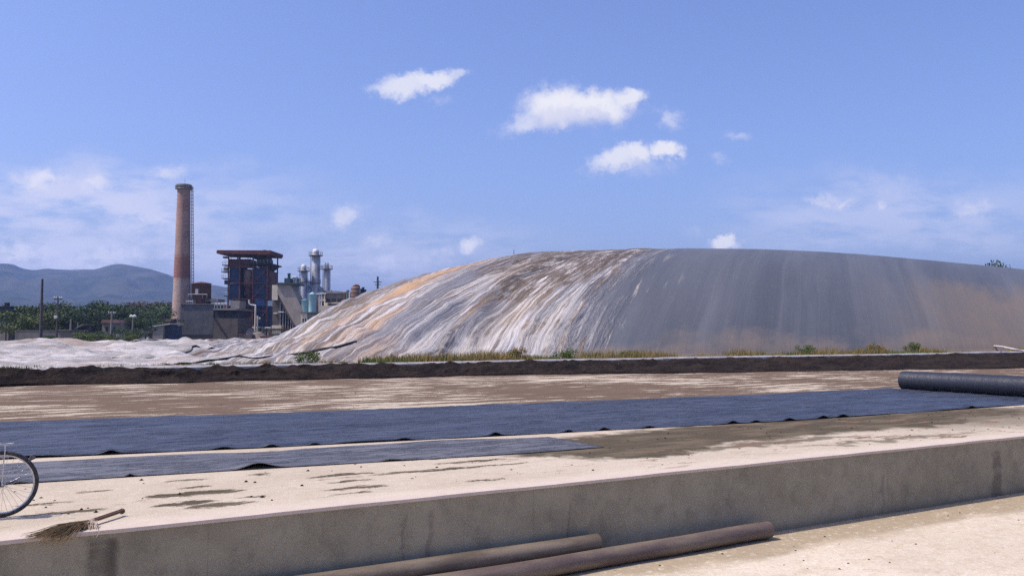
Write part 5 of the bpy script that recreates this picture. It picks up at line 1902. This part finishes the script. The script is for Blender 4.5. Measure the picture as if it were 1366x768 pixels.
protos = {}
for key, (seed, h, spread, n, size, th, mt) in {
        'A1': (1, 8, 3.6, 3600, .16, .28, 'leafA'), 'A2': (2, 7, 3.9, 3600, .16, .18, 'leafA'), 'B1': (3, 7.5, 3.4, 3400, .16, .22, 'leafB'), 'B2': (4, 6.5, 4.2, 3600, .16, .15, 'leafB'),
        'C1': (5, 6.5, 3.8, 3400, .16, .15, 'leafC'), 'D1': (6, 7.5, 3.3, 2200, .14, .3, 'leafD')}.items():
    v, tb = tree_parts(seed, h, spread, n, size, th)
    protos[key] = (quad_mesh('crown', v, MT[mt]), tb, h)
trunk_cache = {}
tree_labels = {
    'A': 'dark green bushy tree', 'B': 'mid green rounded tree', 'C': 'light yellow-green tree', 'D': 'half bare brownish tree'}
random.seed(31)


def place_tree(key, px, ytop, Y, label, name='broadleaf_tree', wide=1.0, group='trees in the row left of the chimney'):
    me, tb, h = protos[key]
    want = atdepth(px, ytop, Y)[1] - GZ
    s = want / h
    root = empty(name, label, 'tree', (atdepth(px, 445, Y)[0], Y, GZ), random.uniform(0, 6.28), group)
    root.scale = (s * wide, s * wide, s)
    o = bpy.data.objects.new('crown', me)
    COL.objects.link(o)
    o.parent = root
    if key not in trunk_cache:
        t = tb.build('trunk', MT['bark'], root)
        trunk_cache[key] = t.data
    else:
        t = bpy.data.objects.new('trunk', trunk_cache[key])
        COL.objects.link(t)
        t.parent = root
    return root


tl = [
    ('B1', -14, 412, 205, 'mid green tree mostly hidden behind the green clad building at the left edge', 1.2),
    ('C1', 22, 412, 170, 'light yellow-green tree directly right of the green clad building', 1.3),
    ('C1', 36, 409, 180, 'light yellow-green tree between the green building and the tallest pole', 1.3),
    ('C1', 49, 414, 172, 'light yellow-green tree just behind the tallest dark pole', 1.2),
    ('B1', 62, 406, 190, 'mid green tree between the two tall left poles', 1.2),
    ('A1', 73, 402.5, 182, 'dark green tree behind the pole that carries the pale box', 1.2),
    ('A2', 86, 405, 188, 'dark green tree above the slanting roof of the grey shed', 1.3),
    ('A1', 99, 413, 180, 'dark green tree over the right end of the grey shed', 1.2),
    ('B2', 112, 405, 205, 'mid green tree right of the grey shed', 1.3),
    ('A1', 124, 410, 196, 'dark green tree left of the reddish house roof', 1.3),
    ('B1', 135, 402, 215, 'mid green tree rising over the left end of the reddish house roof', 1.2),
    ('A2', 147, 401.5, 210, 'dark green tree rising behind the middle of the reddish house roof', 1.1),
    ('A1', 158, 410, 205, 'dark green tree over the right end of the reddish house roof', 1.3),
    ('A2', 169, 412, 208, 'dark green tree left of the white-headed lamp post', 1.3),
    ('B1', 181, 420, 190, 'mid green tree behind the white-headed lamp post', 1.2),
    ('B2', 192, 413, 238, 'mid green tree over the left part of the low grey workshop', 1.3),
    ('A2', 203, 409, 246, 'dark green tree over the workshop doorway', 1.4),
    ('B1', 207, 406, 285, 'mid green tree over the right end of the workshop roof', 1.3),
    ('B2', 219, 405, 300, 'mid green tree touching the left side of the chimney', 1.3),
    ('D1', 196, 401, 300, 'half bare brownish tree at the back above the workshop', 1.4),
    ('D1', 176, 400, 305, 'half bare brownish tree at the back above the lamp post', 1.5),
    ('D1', 216, 399.5, 310, 'half bare brownish tree at the back nearest the chimney', 1.4),
]
for key, px, yt, Y, lab, wd in tl:
    place_tree(key, px, yt, Y, lab, wide=wd)
place_tree('A2', 1326, 350.6, 190, 'lone dark green tree whose top peeps over the right crest of the dome', wide=.45, group=None)

# low bushes in the grass
bl = [('C1', 110, 443, 130, 'pale green bush right of the grey shed in the grass'), ('B2', 124, 441, 140, 'mid green bush below the trees left of the medium pole'),
      ('C1', 136, 445, 125, 'pale green low bush left of the medium pole'), ('B2', 168, 438, 150, 'mid green bush between the white hut and lamp post'),
      ('C1', 170, 446, 135, 'pale green low bush in front of the lamp post'), ('B1', 66, 446, 125, 'low mid green bush between the two tall poles')]
for key, px, yt, Y, lab in bl:
    place_tree(key, px, yt, Y, lab, name='bush', wide=1.9, group='bushes in the rough grass')
for o in [q for q in COL.objects if q.name.startswith('bush')]:
    o['category'] = 'bush'

# far woodland behind the trees
rng = np.random.default_rng(77)
lobes = []
for i in range(560):
    px = rng.uniform(-60, 640)
    Y = rng.uniform(290, 460)
    x = (px - CX) / F * Y
    top = (445 - (401.5 + 6 * vnoise(np.array([px * .03]), np.array([0.0]), 4)[0])) / F * Y
    if px > 235:
        top *= .82
    z = rng.uniform(.15, 1.0) * top
    s = rng.uniform(2.6, 4.6)
    lobes.append((x, Y, max(1.2, z - s * .5), s * 1.4, s * 1.4, s))
v = leaf_cloud(rng, lobes, 70000, .36)
wd = bpy.data.objects.new('far_woodland', quad_mesh('far_woodland', v, MT['leafD']))
COL.objects.link(wd)
props(wd, 'brownish dry woodland filling the distance behind the tree row', 'woodland', kind='stuff')
lobes = [(l[0] * 1.02 + 3, l[1] - 14, l[2] * .8, l[3], l[4], l[5]) for l in lobes[::3]]
v = leaf_cloud(rng, lobes, 26000, .36)
wd = bpy.data.objects.new('far_woodland', quad_mesh('far_woodland_green', v, MT['leafB']))
COL.objects.link(wd)
props(wd, 'greener front edge of the distant woodland', 'woodland', kind='stuff')

# ------------------------------------------------------------------ weeds along the kerb
def tuft_field(name, n, u0, u1, v0, v1, zf, hmin, hmax, wdt, m, dens, label, cat, seed, blades=22, spread=.16, lean=.35):
    rng = np.random.default_rng(seed)
    V_ = []
    cnt = 0
    while cnt < n:
        u_ = rng.uniform(u0, u1)
        if rng.random() > dens(u_):
            continue
        v_ = rng.uniform(v0, v1)
        cnt += 1
        hh = rng.uniform(hmin, hmax) * (0.5 + .9 * dens(u_))
        for k in range(blades):
            a = rng.random() * 6.28
            bx = u_ + rng.normal() * spread
            by = v_ + rng.normal() * spread
            z0 = zf(bx, by) - .03
            h = hh * rng.uniform(.5, 1.1)
            lx, ly = math.cos(a) * lean * h * rng.random(), math.sin(a) * lean * h * rng.random()
            w_ = wdt * rng.uniform(.6, 1.3)
            ca, sa = math.cos(a + 1.57) * w_, math.sin(a + 1.57) * w_
            V_ += [(bx - ca, by - sa, z0), (bx + ca, by + sa, z0), (bx + lx * .5 + ca * .7, by + ly * .5 + sa * .7, z0 + h * .6), (bx + lx, by + ly, z0 + h)]
    o = bpy.data.objects.new(name, quad_mesh(name, np.array(V_), MT[m]))
    o.rotation_euler = (0, 0, ANG)
    COL.objects.link(o)
    return props(o, label, cat, kind='stuff')


def zf(u, v):
    return 0.40 + .02 * (v - 36)


def dens_dry(u):
    a = float(fbm(np.array([u * .22]), np.array([1.5]), 4, 301)[0]) + .05
    base = 0.06 if u < 14 else (.8 if u < 30 else 1.0)
    return max(0.02, min(1.0, base * (a - .36) * 5))


def dens_green(u):
    a = float(fbm(np.array([u * .3]), np.array([7.5]), 3, 303)[0])
    return max(0.05, min(1.0, (a - .36) * 4)) * (.8 if u > 14 else .3)


tuft_field('dry_grass', 3200, 5, 110, 35.75, 37.8, zf, .16, .46, .013, 'dry', dens_dry, 'dry straw-coloured weeds along the back of the kerb', 'grass', 1)
tuft_field('green_grass', 2000, -25, 110, 35.75, 37.3, zf, .12, .36, .018, 'green', dens_green, 'green weeds growing in patches behind the kerb', 'grass', 2)
tuft_field('short_grass', 500, -28, 12, 35.8, 37.3, zf, .08, .22, .014, 'green', lambda u: .8, 'short green grass between the kerb and white sheet at left', 'grass', 3)

# individual bigger weeds that stand out
shr = [(755, 462, 'bright green bushy weed in front of the brown part of the dome foot', .62, 'green'), (838, 466, 'small green weed right of the bright bushy one', .42, 'green'),
       (413, 474, 'green weed clump beside the black hose at the dome corner', .62, 'green'), (1075, 461, 'green and straw weed clump under the smooth grey dome', .7, 'green'),
       (1220, 460, 'large green weed clump near the white hose', .85, 'green'), (1170, 463, 'straw-coloured weed clump left of the large green one', .8, 'dry'), (690, 466, 'tall straw-coloured weed clump before the streaked dome side', .7, 'dry')]
for i, (px, py, lab, hh, mt) in enumerate(shr):
    u_, v_ = uvpx(px, 474, .5)
    v_ = 36.4
    # keep on the kerb line in the same direction
    rx, ry, rz = ray(px, 474)
    t = v_ / (-rx * DY + ry * DX)
    X0, Y0 = rx * t, ry * t
    rng = np.random.default_rng(500 + i)
    lob = [(rng.normal() * .25, rng.normal() * .2, hh * rng.uniform(.25, .8), .22, .2, .18) for _ in range(9)]
    v = leaf_cloud(rng, lob, 900, .035)
    root = empty('weed_clump', lab, 'weed', (X0, Y0, .42), rng.random() * 6, 'weed clumps behind the kerb')
    o = bpy.data.objects.new('leaves', quad_mesh('leaves', v, MT[mt]))
    COL.objects.link(o)
    o.parent = root
    stx = MB()
    for l in lob:
        stx.tube([(0, 0, -.05), (l[0] * .5, l[1] * .5, l[2] * .6), (l[0], l[1], l[2] + .1)], [.008, .006, .003], 4)
    stx.build('stems', MT['dry'], root)

# litter and clods on the slab: small loose things
random.seed(12)
lt = MB()
for i in range(420):
    u_ = random.uniform(-3, 24)
    v_ = random.uniform(9.1, 12.5) if random.random() < .7 else random.uniform(19, 31)
    s = random.uniform(.008, .028)
    a = random.uniform(0, 3)
    ca, sa = math.cos(a) * s, math.sin(a) * s
    h = s * random.uniform(.3, .9)
    lt.add([(u_ - ca, v_ - sa, 0), (u_ + sa, v_ - ca, 0), (u_ + ca, v_ + sa, 0), (u_ - sa, v_ + ca, 0), (u_, v_, h)], [(0, 1, 4), (1, 2, 4), (2, 3, 4), (3, 0, 4)])
props(lt.build('mud_crumbs', MT['soil'], rz=ANG), 'crumbs of dried mud scattered over the slab', 'mud crumbs', kind='stuff')
lt = MB()
for i in range(260):
    u_ = random.uniform(2, 30)
    v_ = random.uniform(3.0, 8.5)
    s = random.uniform(.005, .022)
    a = random.uniform(0, 3)
    ca, sa = math.cos(a) * s, math.sin(a) * s
    lt.add([(u_ - ca, v_ - sa, -.94), (u_ + sa, v_ - ca, -.94), (u_ + ca, v_ + sa, -.94), (u_ - sa, v_ + ca, -.94), (u_, v_, -.94 + s * .6)], [(0, 1, 4), (1, 2, 4), (2, 3, 4), (3, 0, 4)])
props(lt.build('gravel_crumbs', MT['soil'], rz=ANG), 'tiny stones and crumbs on the pale lower floor', 'gravel', kind='stuff')

# ------------------------------------------------------------------ haze over the whole plain
hm_ = bpy.data.materials.new('haze_air')
hm_.use_nodes = True
t = hm_.node_tree
t.nodes.clear()
oo = N(t, 'ShaderNodeOutputMaterial')
pv = N(t, 'ShaderNodeVolumePrincipled')
pv.inputs['Color'].default_value = (0.40, 0.56, 1.0, 1)
pv.inputs['Density'].default_value = 0.000155
pv.inputs['Anisotropy'].default_value = 0.2
t.links.new(pv.outputs[0], oo.inputs['Volume'])
hb_ = MB().box(-6500, 6500, -6500, 6500, -2.2, 330).build('haze', hm_)
props(hb_, kind='stuff')
